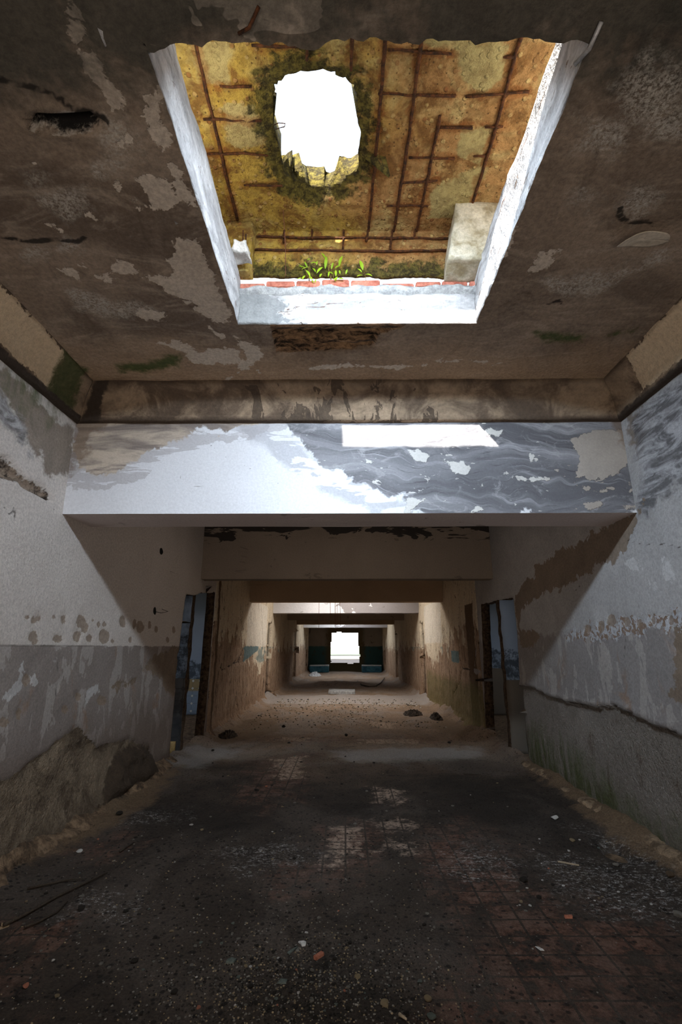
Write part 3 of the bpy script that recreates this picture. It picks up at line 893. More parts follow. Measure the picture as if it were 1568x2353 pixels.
def ceil_disp(s, t, P):
    d = 0.010 * fbm(P, 2.2, 4, 21) + 0.004 * fbm(P, 9, 3, 5)
    cav = sd_poly(s, t, ceil_cavity)
    d += 0.13 * np.clip((cav + 0.01 * fbm(P, 14, 3, 2)) / 0.012, 0, 1)
    rimd = sd_poly(s, t, ceil_rim)
    d -= 0.012 * np.clip((rimd + 0.02) / 0.03, 0, 1) * (cav < 0)
    sp = sd_poly(s, t, ceil_spall) + 0.01 * fbm(P, 14, 3, 8)
    m = np.clip(sp / 0.015, 0, 1)
    d += m * (0.035 + 0.028 * np.sin(t * 2 * math.pi / 0.085 + 2.2 * fbm(P, 3, 2, 4)) * (t > 2.86) + 0.02 * fbm(P, 16, 4, 13))
    lip = (s > HOLE[0] - .18) & (s < HOLE[1] + .18) & (t > HOLE[2] - .18) & (t < HOLE[3] + .05)
    return np.where(lip, np.minimum(d, -.004 + .003 * fbm(P, 12, 3, 7)) , d)


SX = snap_to(frange(XL - .04, XR + .04, .022), HOLE[0], HOLE[1])
TY = snap_to(frange(-.3, 3.62, .022), HOLE[2], HOLE[3])
ceiling = struct(grid('ceiling', SX, TY, ceil_xy, M['ceiling'], flip=True,
    keep=lambda s, t: ~((s > HOLE[0]) & (s < HOLE[1]) & (t > HOLE[2]) & (t < HOLE[3])),
    disp=ceil_disp, ndir=(0, 0, 1), attrs=dict(
        peel=lambda s, t: sd_polys(s, t, ceil_peel), eff=lambda s, t: sd_polys(s, t, ceil_eff), moss=lambda s, t: sd_polys(s, t, ceil_moss),
        crack=lambda s, t: d_lines(s, t, ceil_cracks), cavity=lambda s, t: sd_poly(s, t, ceil_cavity),
        rim=lambda s, t: sd_poly(s, t, ceil_rim) - 0.02, spall=lambda s, t: sd_poly(s, t, ceil_spall),
        soot=lambda s, t: np.clip(1.22 - t + 0.12 * np.abs(s), -.5, .5), soft=lambda s, t: np.where(s > 0.9, -1.2, -0.15))))

# the rest of the flat ceilings and the roof above them (openings over the near, fourth and seventh bays)
mb = MB()
def ring(x0, x1, y0, y1, hx0, hx1, hy0, hy1, z0, z1):
    mb.box((x0, y0, z0), (hx0, y1, z1)); mb.box((hx1, y0, z0), (x1, y1, z1))
    mb.box((hx0, y0, z0), (hx1, hy0, z1)); mb.box((hx0, hy1, z0), (hx1, y1, z1))
ring(XL - .1, XR + .1, -.35, 4.0, HOLE[0] - .16, HOLE[1] + .16, HOLE[2] - .16, HOLE[3] + .16, ZC + .2, 3.62)
mb.box((XL - .1, -4.3, ZC), (XR + .1, -.35, 3.62)); mb.box((XL - .1, 4.0, ZC), (XR + .1, 11.3, 3.62))
ring(XL - .1, XR + .1, 11.3, 15.3, -.7, .87, 12.6, 14.3, ZC, 3.75)
mb.box((XL - .1, 15.3, ZC), (XR + .1, 22.7, 3.62))
ring(XL - .1, XR + .1, 22.7, 26.6, -.7, .87, 24.1, 25.8, ZC, 3.75)
mb.box((XL - .1, 26.6, ZC), (XR + .1, 30.7, 3.62))
mb.box((-5.9, -4.3, ZC), (XL - .1, 30.7, 3.62)); mb.box((XR + .1, -4.3, ZC), (5.9, 30.7, 3.62))
struct(mb.build('ceiling.001', M['roof']))

# ------------------------------------------------------------------ cove moulding round the near bay
PROF = [(0.0, 3.165), (0.045, 3.17), (0.052, 3.20), (0.05, 3.215), (0.055, 3.235), (0.07, 3.28), (0.095, 3.33), (0.13, 3.375), (0.165, 3.41), (0.185, 3.425), (0.19, 3.46)]
PROF = [(PROF[i][0] * (1 - f) + PROF[i + 1][0] * f, PROF[i][1] * (1 - f) + PROF[i + 1][1] * f) for i in range(len(PROF) - 1) for f in (0, .34, .67)] + [PROF[-1]]
PD = np.array([p[0] for p in PROF]); PZZ = np.array([p[1] for p in PROF])
SP = np.linspace(0, 1, len(PROF))
pi_ = lambda t, A: np.interp(t, SP, A)


def cove_front(s, t):
    d = pi_(t, PD)
    P = np.stack([XL + d + s * (XR - XL - 2 * d), 3.62 - d, pi_(t, PZZ)], 1)
    n = fbm(P, 3, 4, 31)
    P[:, 2] += 0.006 * n; P[:, 1] += 0.006 * fbm(P, 5, 4, 37)
    return P


def cove_side(sgn, X, Y0):
    def f(s, t):
        d = pi_(t, PD) * 1.05
        P = np.stack([X + sgn * d, Y0 + s * (3.62 - d - Y0), pi_(t, PZZ)], 1)
        P[:, 2] += 0.008 * fbm(P, 3, 4, 41); P[:, 0] += 0.008 * fbm(P, 5, 4, 43)
        return P
    return f


prof = lambda s, t: t
front_panels = [[(0.0, .3), (.06, .25), (.13, .3), (.2, .45), (.16, .6), (.11, .85), (.03, .95), (0, .8)]]
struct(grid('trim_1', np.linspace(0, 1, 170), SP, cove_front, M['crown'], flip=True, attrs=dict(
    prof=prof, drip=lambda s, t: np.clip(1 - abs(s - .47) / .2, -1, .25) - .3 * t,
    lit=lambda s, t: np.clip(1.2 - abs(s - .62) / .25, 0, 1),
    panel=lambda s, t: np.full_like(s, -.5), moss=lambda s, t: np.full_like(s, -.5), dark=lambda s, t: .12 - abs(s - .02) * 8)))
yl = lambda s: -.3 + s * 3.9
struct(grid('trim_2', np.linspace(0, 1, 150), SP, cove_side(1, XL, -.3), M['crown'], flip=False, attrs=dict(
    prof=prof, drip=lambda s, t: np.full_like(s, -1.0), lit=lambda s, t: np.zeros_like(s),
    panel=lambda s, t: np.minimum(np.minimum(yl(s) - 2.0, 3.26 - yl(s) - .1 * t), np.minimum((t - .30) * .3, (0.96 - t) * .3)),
    moss=lambda s, t: np.minimum((yl(s) - 3.16) * 1.0, (3.48 - yl(s))), dark=lambda s, t: np.minimum((0.22 - t) * .5, yl(s) - 1.0))))  # 'dark' paints the shaded strip along this cove's lower edge
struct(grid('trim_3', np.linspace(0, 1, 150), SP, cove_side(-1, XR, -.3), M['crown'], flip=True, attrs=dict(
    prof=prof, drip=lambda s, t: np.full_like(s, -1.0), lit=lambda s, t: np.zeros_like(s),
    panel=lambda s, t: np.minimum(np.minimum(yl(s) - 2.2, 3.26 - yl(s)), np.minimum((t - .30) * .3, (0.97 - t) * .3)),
    moss=lambda s, t: np.full_like(s, -.5), dark=lambda s, t: np.minimum((0.18 - t) * .5, yl(s) - 1.0))))  # shaded lower strip painted into this cove too

# ------------------------------------------------------------------ beams
YB = BEAMS[0][0]
bm_marble = [PY([(640, 955), (640, 970), (690, 1010), (720, 1045), (770, 1080), (850, 1120), (940, 1155), (1010, 1185), (1490, 1185), (1475, 950)], YB)]
bm_flow = [PY([(500, 985), (600, 1030), (680, 1090), (800, 1160), (960, 1190), (1000, 1180), (850, 1120), (770, 1080), (700, 1020), (640, 965)], YB)]
bm_stain = [PY([(170, 960), (640, 955), (570, 978), (470, 992), (410, 1012), (360, 1030), (310, 1068), (260, 1088), (215, 1090), (172, 1082)], YB)]
bm_brown = [PY([(165, 955), (290, 955), (215, 1000), (180, 1075), (160, 1090)], YB), PY([(1400, 955), (1490, 955), (1470, 1090), (1440, 1040)], YB)]
bm_patch = [PY(p, YB) for p in (
    [(938, 1035), (962, 1033), (990, 1050), (977, 1062), (952, 1056)], [(1020, 1057), (1048, 1063), (1062, 1064), (1088, 1078), (1072, 1094), (1042, 1085)],
    [(1100, 1109), (1125, 1112), (1106, 1118)], [(1158, 1085), (1200, 1095), (1268, 1100), (1240, 1107), (1190, 1103)],
    [(1312, 1010), (1372, 985), (1445, 990), (1452, 1050), (1430, 1080), (1405, 1092), (1372, 1106), (1322, 1094), (1332, 1050)],
    [(1340, 1156), (1386, 1153), (1380, 1170), (1350, 1172)], [(1322, 1112), (1370, 1124), (1410, 1120), (1400, 1130), (1345, 1128)], [(1220, 1041), (1232, 1052), (1218, 1060)],
    [(840, 1056), (856, 1062), (842, 1070)], [(935, 1140), (975, 1148), (955, 1165), (940, 1178), (990, 1178), (930, 1180)], [(1120, 985), (1160, 992), (1148, 1002), (1110, 998)],
    [(1430, 1155), (1465, 1165), (1440, 1175)], [(1440, 1100), (1462, 1120), (1450, 1135)], [(1100, 1160), (1120, 1175), (1080, 1178)])]
bm_cracks = [PY(p, YB) for p in ([(470, 1012), (500, 1035), (520, 1051)], [(412, 1085), (415, 1100), (420, 1113), (470, 1120)], [(545, 1060), (590, 1085), (640, 1110)])]
polyf = lambda polys: (lambda s, t: sd_polys(s, t, polys))


def beam_face_disp(s, t, P):
    return 0.006 * fbm(P, 2.5, 4, 51) - 0.004 * np.clip(sd_polys(s, t, bm_patch) / .01, 0, 1)


def plain_beam(name, y0, y1, mat):
    b = MB(); b.box((XL - .05, y0, ZB), (XR + .05, y1, ZC + .02))
    bmesh.ops.subdivide_edges(b.bm, edges=list(b.bm.edges), cuts=11, use_grid_fill=True)
    for v in b.bm.verts:
        if v.co.z < ZB + .01:
            v.co.z += 0.006 * float(fbm([v.co], 4, 3, 3)[0])
    return struct(b.build(name, mat))


near_beam = plain_beam('ceiling_beam', YB + .004, BEAMS[0][1], M['soffit'])
struct(grid('plaster_face', frange(XL - .03, XR + .03, .025), frange(ZB - .002, 3.24, .025), lambda s, t: np.stack([s, np.full_like(s, YB), t], 1),
     M['beam1'], disp=beam_face_disp, ndir=(0, 1, 0), parent=near_beam, attrs=dict(
     marble=polyf(bm_marble), flow=polyf(bm_flow), stain=polyf(bm_stain), brown=polyf(bm_brown), patch=polyf(bm_patch), crack=lambda s, t: d_lines(s, t, bm_cracks))))
for (y0, y1), mt in zip(BEAMS[1:], ('beam2', 'beam3', 'beam4', 'beam5', 'beam3', 'beam4')):
    plain_beam('ceiling_beam', y0, y1, M[mt])
b = MB(); b.box((XL - .05, -.6, ZB), (XR + .05, -.3, ZC + .02)); struct(b.build('ceiling_beam', M['soffit']))

# ------------------------------------------------------------------ side walls with the broken door openings
openL = [PX([(386, 1790), (392, 1700), (410, 1520), (418, 1430), (428, 1366), (446, 1369), (462, 1362), (494, 1362), (490, 1430), (480, 1560), (466, 1705), (464, 1730)], XL)]
openR = [PX([(1214, 1790), (1203, 1690), (1190, 1480), (1181, 1374), (1150, 1378), (1106, 1389), (1111, 1500), (1116, 1640), (1120, 1730)], XR)]
def door_quad(y0, y1, top=2.08):
    return [(y0, -.2), (y0 + .05, top - .03), ((y0 + y1) / 2, top), (y1 - .05, top + .03), (y1, -.2)]
farL = [door_quad(14.05, 15.02), door_quad(21.3, 22.55), door_quad(28.2, 29.2)]
farR = [door_quad(14.15, 15.02), door_quad(21.4, 22.55), door_quad(28.2, 29.2)]

wl = dict(
    bare=[PX([(-40, 1812), (0, 1797), (30, 1787), (62, 1757), (112, 1724), (148, 1690), (170, 1673), (186, 1672), (200, 1694), (222, 1716), (262, 1706), (300, 1700), (342, 1716), (354, 1790), (300, 1860), (0, 2060), (-60, 2100)], XL)],
    dent=[PX(ell(*e), XL) for e in ((62, 1417, 5, 7), (78, 1424, 6, 9), (90, 1420, 6, 8), (126, 1417, 4, 6), (148, 1424, 6, 13), (188, 1428, 11, 15), (196, 1442, 8, 12), (178, 1463, 9, 12), (77, 1463, 11, 13), (80, 1475, 8, 8), (135, 1468, 12, 10),
          (206, 1467, 7, 9), (240, 1462, 13, 16), (283, 1428, 7, 15), (310, 1434, 5, 11), (323, 1441, 9, 15), (345, 1436, 4, 10), (214, 1425, 3, 5), (228, 1434, 4, 8), (241, 1434, 5, 7), (260, 1473, 4, 6), (300, 1470, 4, 7), (360, 1446, 4, 8), (386, 1470, 4, 7), (400, 1447, 4, 9), (62, 1562, 11, 15), (10, 1660, 12, 12), (45, 1640, 7, 16), (180, 1600, 7, 10), (235, 1610, 12, 12), (150, 1630, 8, 10))],
    stain=[PX([(-20, 830), (60, 890), (150, 975), (172, 985), (165, 1085), (140, 1092), (105, 1082), (98, 1050), (60, 1010), (20, 905), (-20, 900)], XL)],
    brown=[PX([(325, 1545), (345, 1512), (372, 1500), (400, 1486), (416, 1500), (408, 1570), (398, 1600), (383, 1590), (370, 1560), (345, 1540)], XL),
           PX([(252, 1582), (275, 1566), (292, 1574), (280, 1580)], XL), PX([(298, 1562), (318, 1560), (322, 1568), (305, 1572)], XL)],
    marble=[PX([(0, 900), (40, 960), (70, 1030), (20, 1000), (-20, 950)], XL)],
    moss=[PX([(40, 868), (70, 890), (110, 925), (90, 920)], XL)],
    lump=[PX([(240, 1800), (262, 1745), (290, 1718), (330, 1712), (350, 1735), (352, 1782), (320, 1800), (262, 1835), (225, 1850)], XL)],
    gap=[PX([(-10, 1050), (18, 1054), (40, 1080), (60, 1103), (90, 1112), (118, 1140), (120, 1152), (96, 1142), (60, 1122), (40, 1106), (0, 1098)], XL)],
    chips=[], lightp=[PX([(25, 1580), (45, 1555), (52, 1510), (60, 1560), (72, 1548), (92, 1575), (60, 1570), (20, 1610), (0, 1610)], XL), PX([(196, 1620), (200, 1590), (225, 1570), (228, 1590), (210, 1600)], XL)],
    hole=[PX(ell(371, 1267, 4, 8), XL), PX(ell(356, 1404, 4, 9), XL)])
wl_cracks = [PX(p, XL) for p in ([(-20, 1060), (20, 1085), (60, 1112), (110, 1140), (122, 1155), (130, 1175)], [(46, 1625), (50, 1640), (45, 1660)], [(140, 1650), (144, 1690)], [(330, 1270), (333, 1300)], [(394, 1313), (420, 1326)], [(138, 1515), (132, 1600)], [(54, 1675), (50, 1695)],
                                 [(10, 1165), (25, 1185), (35, 1165), (40, 1180), (30, 1200)])]
wr = dict(
    bare=[PX([(1190, 1576), (1225, 1579), (1255, 1595), (1300, 1612), (1370, 1625), (1410, 1622), (1440, 1632), (1480, 1655), (1568, 1692), (1640, 1720), (1640, 2100), (1200, 1800)], XR)],
    dent=[PX(ell(*e), XR) for e in ((1382, 1440, 8, 14), (1405, 1425, 10, 14), (1440, 1430, 8, 12), (1468, 1432, 6, 10), (1350, 1445, 8, 10), (1500, 1425, 6, 12), (1540, 1425, 7, 12))],
    stain=[PX([(1448, 955), (1480, 930), (1500, 960), (1475, 1060), (1460, 1070)], XR)],
    brown=[PX([(1182, 1372), (1206, 1330), (1225, 1330), (1230, 1300), (1262, 1290), (1285, 1262), (1330, 1250), (1370, 1222), (1480, 1160), (1440, 1260), (1400, 1300), (1380, 1290), (1350, 1320), (1290, 1350), (1240, 1370), (1200, 1400), (1190, 1450)], XR),
           PX([(1186, 1450), (1225, 1445), (1240, 1465), (1225, 1490), (1200, 1490)], XR), PX([(1540, 1470), (1560, 1440), (1600, 1450), (1600, 1640), (1545, 1600), (1560, 1540)], XR)],
    marble=[PX([(1455, 985), (1470, 950), (1568, 850), (1640, 830), (1640, 1080), (1540, 1140), (1470, 1175), (1475, 1100)], XR)],
    moss=[PX([(1213, 1690), (1240, 1690), (1300, 1730), (1400, 1830), (1470, 1900), (1600, 1990), (1600, 2040), (1400, 1920), (1300, 1850), (1213, 1780)], XR)],
    lump=[], gap=[], hole=[],
    chips=[PX([(1300, 1470), (1320, 1450), (1400, 1428), (1480, 1416), (1600, 1402), (1600, 1436), (1500, 1448), (1420, 1462), (1340, 1470)], XR)],
    lightp=[PX([(1436, 1290), (1470, 1285), (1478, 1310), (1450, 1312)], XR), PX([(1520, 1280), (1540, 1290), (1560, 1330), (1530, 1330)], XR), PX([(1490, 1338), (1508, 1340), (1506, 1350), (1494, 1350)], XR)])
wr_cracks = [PX(p, XR) for p in ([(1185, 1574), (1225, 1579), (1255, 1595), (1300, 1612), (1370, 1625), (1410, 1622), (1440, 1632), (1480, 1655), (1568, 1692), (1640, 1722)],
                                 [(1440, 1240), (1470, 1250), (1500, 1252), (1530, 1250), (1568, 1258)], [(1468, 1385), (1470, 1420)], [(1438, 1465), (1436, 1510)], [(1410, 1765), (1440, 1775), (1455, 1795)], [(1320, 1360), (1335, 1345)], [(1512, 1080), (1498, 1100)])]


def wall(name, X, out, S, T, mats, polys, cracks, opens, disp=None, extra=None):
    def sdo(s, t):
        P = np.stack([s * 0 + X, s, t], 1)
        return sd_polys(s, t, opens) + 0.018 * fbm(P, 7, 4, 61) * (t < 2.3)
    st = S[1] - S[0]

    def fn(s, t):
        d = sdo(s, t); e = 1e-3
        gs = (sdo(s + e, t) - sdo(s - e, t)) / (2 * e); gt = (sdo(s, t + e) - sdo(s, t - e)) / (2 * e)
        g = np.maximum(np.hypot(gs, gt), .5)
        m = abs(d) < st * .62
        fn.src = (s, t)
        return np.stack([np.full_like(s, X), s - np.where(m, d * gs / g / g, 0), t - np.where(m, d * gt / g / g, 0)], 1)
    attrs = {k: (lambda s, t, q=v: sd_polys(s, t, q) if q else np.full_like(s, -.5)) for k, v in polys.items()}
    attrs['crack'] = lambda s, t: d_lines(s, t, cracks) if cracks else np.full_like(s, 9.0)
    for k, f in (extra or {}).items():
        attrs[k] = f
    return struct(grid(name, S, T, fn, mats, attrs=attrs, keep=lambda s, t: sdo(s, t) < 0, flip=out > 0, disp=disp, ndir=(out, 0, 0), solid=0.14))


def ramp01(a, w): return np.clip(a / w + .5, 0, 1)


def dispL(s, t, P):
    d = 0.010 * fbm(P, 1.3, 4, 71) + 0.004 * fbm(P, 7, 4, 73)
    b = ramp01(sd_polys(s, t, wl['bare']) + 0.03 * fbm(P, 8, 4, 75), .02)
    d += b * (0.022 + 0.022 * fbm(P, 4, 5, 77)) - 0.10 * b * np.clip((.32 - t) / .32, 0, 1) ** 2
    lm = np.clip(sd_polys(s, t, wl['lump']) / .10, 0, 1)
    d -= lm * (0.09 + 0.06 * fbm(P, 9, 4, 79))
    d += 0.012 * ramp01(sd_polys(s, t, wl['dent']), .02)
    d += 0.05 * ramp01(sd_polys(s, t, wl['gap']) + .012 * fbm(P, 16, 3, 81), .02)
    d += 0.012 * ramp01(sd_polys(s, t, wl['brown']) + .02 * fbm(P, 10, 3, 83), .03) * (1 + 1.5 * fbm(P, 14, 4, 84))
    d += 0.02 * np.clip(1 - d_lines(s, t, wl_cracks) / .012, 0, 1)
    return d


def dispR(s, t, P):
    d = 0.010 * fbm(P, 1.3, 4, 91) + 0.004 * fbm(P, 7, 4, 93)
    sd = sd_polys(s, t, wr['bare'])
    b = ramp01(sd + 0.012 * fbm(P, 12, 4, 95), .015)
    d += b * (0.045 + 0.012 * fbm(P, 5, 5, 97)) - 0.055 * b * np.clip(sd / 0.9, 0, 1)
    d -= 0.022 * np.exp(-np.clip(-sd, 0, 9) / .05) * (1 - b)
    ch = ramp01(sd_polys(s, t, wr['chips']), .03)
    d += ch * 0.008 * fbm(P, 22, 3, 99) + 0.012 * ramp01(sd_polys(s, t, wr['dent']), .02)
    d += 0.006 * ramp01(sd_polys(s, t, wr['brown']) + .02 * fbm(P, 10, 3, 83), .03)
    return d


# far end of the first door pair: the pier that follows carries a rough jamb post and a deep crack
pl_extra = dict(
    wear=lambda s, t: np.interp(s, [8.2, 9.0, 10.5, 11.5, 13.2, 14.2, 16, 30], [.30, .30, .22, .0, -.30, .0, .18, .1]),
    post=lambda s, t: np.where(s < 8.75, .07 - abs(s - 8.52) + .0 * t, -.5),
    bright=lambda s, t: np.minimum(np.minimum(s - 11.15, 13.9 - s), np.minimum(t - 1.42, 2.5 - t)) * 1.0,
    blue=lambda s, t: np.minimum(np.minimum(s - 10.9, 12.7 - s), np.minimum(t - 1.18 - (s - 11.6) * .14, 1.42 - t)), moss=lambda s, t: np.full_like(s, -.5))
pr_extra = dict(
    wear=lambda s, t: np.interp(s, [8.2, 9.2, 10.5, 11.5, 12.6, 14.2, 16, 30], [.34, .34, .28, .12, -.14, .05, .18, .1]),
    post=lambda s, t: np.where((s < 9.25), np.minimum(.27 - abs(s - 8.92), 2.15 - t), -.5),
    bright=lambda s, t: np.minimum(np.minimum(s - 11.6, 14.0 - s), np.minimum(t - 1.5, 2.5 - t)),
    blue=lambda s, t: np.minimum(np.minimum(s - 9.9, 10.7 - s), np.minimum(t - 1.05, 1.38 - t)) - .05,
    moss=lambda s, t: np.minimum(np.minimum(s - 8.2, 14 - s), .75 - t))
crL = [PX([(524, 1345), (515, 1400), (508, 1470), (506, 1530), (512, 1540)], XL), PX([(512, 1540), (540, 1522), (570, 1516), (606, 1512)], XL), PX([(556, 1350), (552, 1420), (560, 1490), (546, 1520)], XL), PX([(578, 1385), (574, 1440), (576, 1500)], XL), PX([(542, 1610), (548, 1650)], XL), PX([(600, 1400), (604, 1500), (604, 1620)], XL)]
crR = [PX([(1057, 1378), (1054, 1440), (1058, 1510), (1063, 1535), (1056, 1570), (1044, 1590), (1044, 1650)], XR), PX([(1063, 1535), (1090, 1542), (1106, 1546)], XR), PX([(1020, 1440), (1012, 1490)], XR), PX([(1098, 1470), (1092, 1530)], XR), PX([(992, 1465), (990, 1520)], XR)]


def dispFar(cr, seed):
    def f(s, t, P):
        d = 0.014 * fbm(P, 1.2, 4, seed) + 0.008 * fbm(P * np.array([1, 5, .8]), 2.2, 4, seed + 3) * (t < 1.5)
        d += 0.03 * np.clip(1 - d_lines(s, t, cr) / .04, 0, 1) + .012 * fbm(P, 6, 4, seed + 21, .6)
        d -= 0.07 * np.clip((.16 - t) / .16, 0, 1) ** 1.5 * np.clip(.9 + 2.4 * fbm(P, 4, 4, seed + 9), 0, 2) - .012 * fbm(P, 9, 4, seed + 5)
        return d
    return f


wall('wall_left', XL, -1, frange(-.3, 8.9, .028), frange(-.03, ZC, .028), [M['wallL'], M['rim']], wl, wl_cracks, openL, dispL)
wall('wall_right', XR, 1, frange(-.3, 8.9, .028), frange(-.03, ZC, .028), [M['wallR'], M['rim']], wr, wr_cracks, openR, dispR)
# the stretch past the first doors, plastered differently
wall('wall_left.001', XL + .012, -1, frange(8.30, 14.1, .045), frange(-.03, ZC, .045), [M['wallF'], M['wallF']], {}, crL, farL, dispFar(crL, 101), pl_extra)
wall('wall_right.001', XR - .012, 1, frange(8.42, 14.2, .045), frange(-.03, ZC, .045), [M['wallF'], M['wallF']], {}, crR, farR, dispFar(crR, 111), pr_extra)
wall('wall_left.002', XL, -1, frange(14.1, YEND, .08), frange(-.03, ZC, .07), [M['wallF'], M['wallF']], {}, [], farL, dispFar([[(0, 0), (0, .1)]], 121), pl_extra)
wall('wall_right.002', XR, 1, frange(14.2, YEND, .08), frange(-.03, ZC, .07), [M['wallF'], M['wallF']], {}, [], farR, dispFar([[(0, 0), (0, .1)]], 131), pr_extra)
b = MB(); b.box((XL - .14, -4.2, -.03), (XL, -.3, ZC)); struct(b.build('wall_left.003', M['wallL']))
b = MB(); b.box((XR, -4.2, -.03), (XR + .14, -.3, ZC)); struct(b.build('wall_right.003', M['wallR']))
b = MB(); b.box((XL - .14, -4.3, -.03), (XR + .14, -4.2, ZC)); struct(b.build('wall_back', M['room']))

# ------------------------------------------------------------------ end wall with the open window
win = [(-.84, .50), (-.84, 2.24), (-.4, 2.27), (.2, 2.25), (.78, 2.24), (.80, 1.75), (.85, 1.3), (.90, .9), (.88, .50), (.3, .46)]
def sdw(s, t):
    P = np.stack([s, s * 0, t], 1)
    return sd_poly(s, t, win) + 0.03 * fbm(P, 4, 3, 141)
def fn_end(s, t):
    return np.stack([s, np.full_like(s, YEND), t], 1)
struct(grid('wall_end', frange(XL - .4, XR + .4, .06), frange(-.05, ZC, .06), fn_end, [M['endwall'], M['rim']], keep=lambda s, t: sdw(s, t) < 0, solid=.25))

# ------------------------------------------------------------------ rooms either side of the corridor
for side, X, sg in (('left', XL - .13, -1), ('right', XR + .13, 1)):
    first = 7.16 if side == 'left' else 7.30
    for i, y in enumerate((3.7, first, 11.25, 15.06, 18.9, 22.65, 26.5)):
        mats = M['roomA'] if (i == 1 and side == 'left') else (M['roomC'] if side == 'right' else M['roomB'])
        e = 0.0 if i == 1 else .02
        far_x = 5.7
        xs = frange(abs(X) - (.09 if i == 1 else 0.0), far_x, .06)

        def fn(s, t, y=y, sg=sg):
            P = np.stack([sg * s, np.full_like(s, y), t], 1)
            edge = np.clip(1 - (s - s.min()) / .10, 0, 1)
            P[:, 0] -= sg * 0.025 * fbm(P, 6, 4, 151) * edge
            P[:, 1] += 0.02 * fbm(P, 9, 4, 153) * edge
            return P
        # flip so that the visible face looks towards the camera
        o = grid('wall_room_' + side, xs, frange(-.02, ZC, .06), fn, [mats, M['rim']], flip=(sg < 0), solid=0.14)
        struct(o)
    b = MB()
    xo0, xo1 = sorted((sg * 5.6, sg * 5.8))
    b.box((xo0, -4.2, -.3), (xo1, 30.6, .85)); b.box((xo0, -4.2, 2.5), (xo1, 30.6, ZC))
    for y in (-4.0, 3.7, first, 11.25, 15.06, 18.9, 22.65, 26.5, 30.3):
        b.box((xo0, y - .75, .85), (xo1, y + .9, 2.5))
    struct(b.build('wall_outer_' + side, M['room']))
b = MB(); b.box((-5.8, 30.31, -.3), (XL, 30.55, ZC)); b.box((XR, 30.31, -.3), (5.8, 30.55, ZC)); struct(b.build('wall_end.001', M['room']))

# ------------------------------------------------------------------ floor
F = lambda pts: [at_z(u, v, 0) for u, v in pts]
fl = dict(
    tile=[F([(1000, 1905), (1060, 1890), (1130, 1940), (1160, 1990), (1210, 2040), (1330, 2080), (1568, 2120), (1568, 2400), (1000, 2420), (1050, 2250), (1100, 2120), (1000, 2010), (960, 1950)]), F([(760, 1895), (850, 1885), (850, 1960), (770, 2010)]),
          F([(600, 1750), (700, 1735), (695, 1790), (610, 1860), (550, 1840)]), F([(655, 1995), (705, 1998), (700, 2035), (650, 2030)]), F([(600, 1693), (880, 1692), (1060, 1700), (1000, 1708), (830, 1704), (620, 1702)]),
          F([(40, 2125), (120, 2120), (110, 2165), (30, 2165)]), F([(200, 1930), (300, 1905), (280, 1950), (210, 1970)]), F([(0, 2200), (40, 2200), (40, 2250), (0, 2260)])],
    pale=[F([(855, 1658), (910, 1662), (900, 1676), (860, 1670)]), F([(640, 1694), (720, 1694), (700, 1702), (630, 1701)]), F([(830, 1698), (960, 1697), (960, 1706), (840, 1707)]), F([(630, 1745), (695, 1735), (690, 1785), (640, 1790)]),
          F([(860, 1805), (925, 1818), (915, 1840), (870, 1836)]), F([(770, 1900), (835, 1890), (820, 1960), (760, 1990)]), F([(850, 1880), (930, 1880), (960, 1895), (880, 1900)]), F([(900, 1925), (940, 1935), (950, 1955), (905, 1950)])],
    dust=[F([(1040, 1960), (1110, 1940), (1180, 1990), (1120, 2020), (1050, 2020)]), F([(1250, 1965), (1400, 1970), (1568, 2010), (1568, 2110), (1400, 2090), (1300, 2060)]), F([(530, 1950), (660, 1930), (700, 1970), (560, 1995)]),
          F([(280, 1865), (400, 1855), (420, 1880), (300, 1890)]), F([(200, 2060), (300, 2070), (280, 2100), (200, 2090)]), F([(1330, 1900), (1480, 1990), (1568, 2050), (1568, 1990), (1450, 1930)])],
    soot=[F([(1000, 1790), (1180, 1790), (1260, 1850), (1300, 1930), (1150, 1900), (1010, 1870)]), F([(330, 1850), (620, 1840), (640, 1910), (400, 1930)]), F([(780, 1820), (900, 1860), (880, 1885), (760, 1880)])],
    light_pool=[F([(600, 1598), (990, 1598), (1000, 1617), (595, 1617)]), F([(390, 1760), (420, 1725), (500, 1715), (560, 1725), (450, 1765)]), F([(760, 1725), (1100, 1715), (1100, 1740), (800, 1750)])],  # skylit stretches of floor, drawn as lighter colour
    silt=[F([(480, 1700), (560, 1655), (640, 1650), (640, 1680), (520, 1710)]), F([(1020, 1650), (1110, 1690), (1060, 1700), (990, 1670)]),
          F([(350, 1790), (420, 1760), (340, 1850), (190, 1930), (40, 2010), (-100, 2070), (-100, 2000), (200, 1880)]), F([(1210, 1770), (1300, 1830), (1420, 1930), (1568, 2020), (1680, 2090), (1700, 2020), (1400, 1850), (1240, 1740)])])
rat = at_z(1414, 1952, 0)


MOUNDS = [(at_z(600, 1650, 0), .45, .9, .06), (at_z(1075, 1690, 0), .35, .6, .10), (at_z(770, 1640, 0), .55, .7, .06), (at_z(800, 1600, 0), 1.7, .3, .05), (at_z(780, 1572, 0), 1.9, .6, .12), (at_z(1040, 1640, 0), .3, 1.2, .08)]


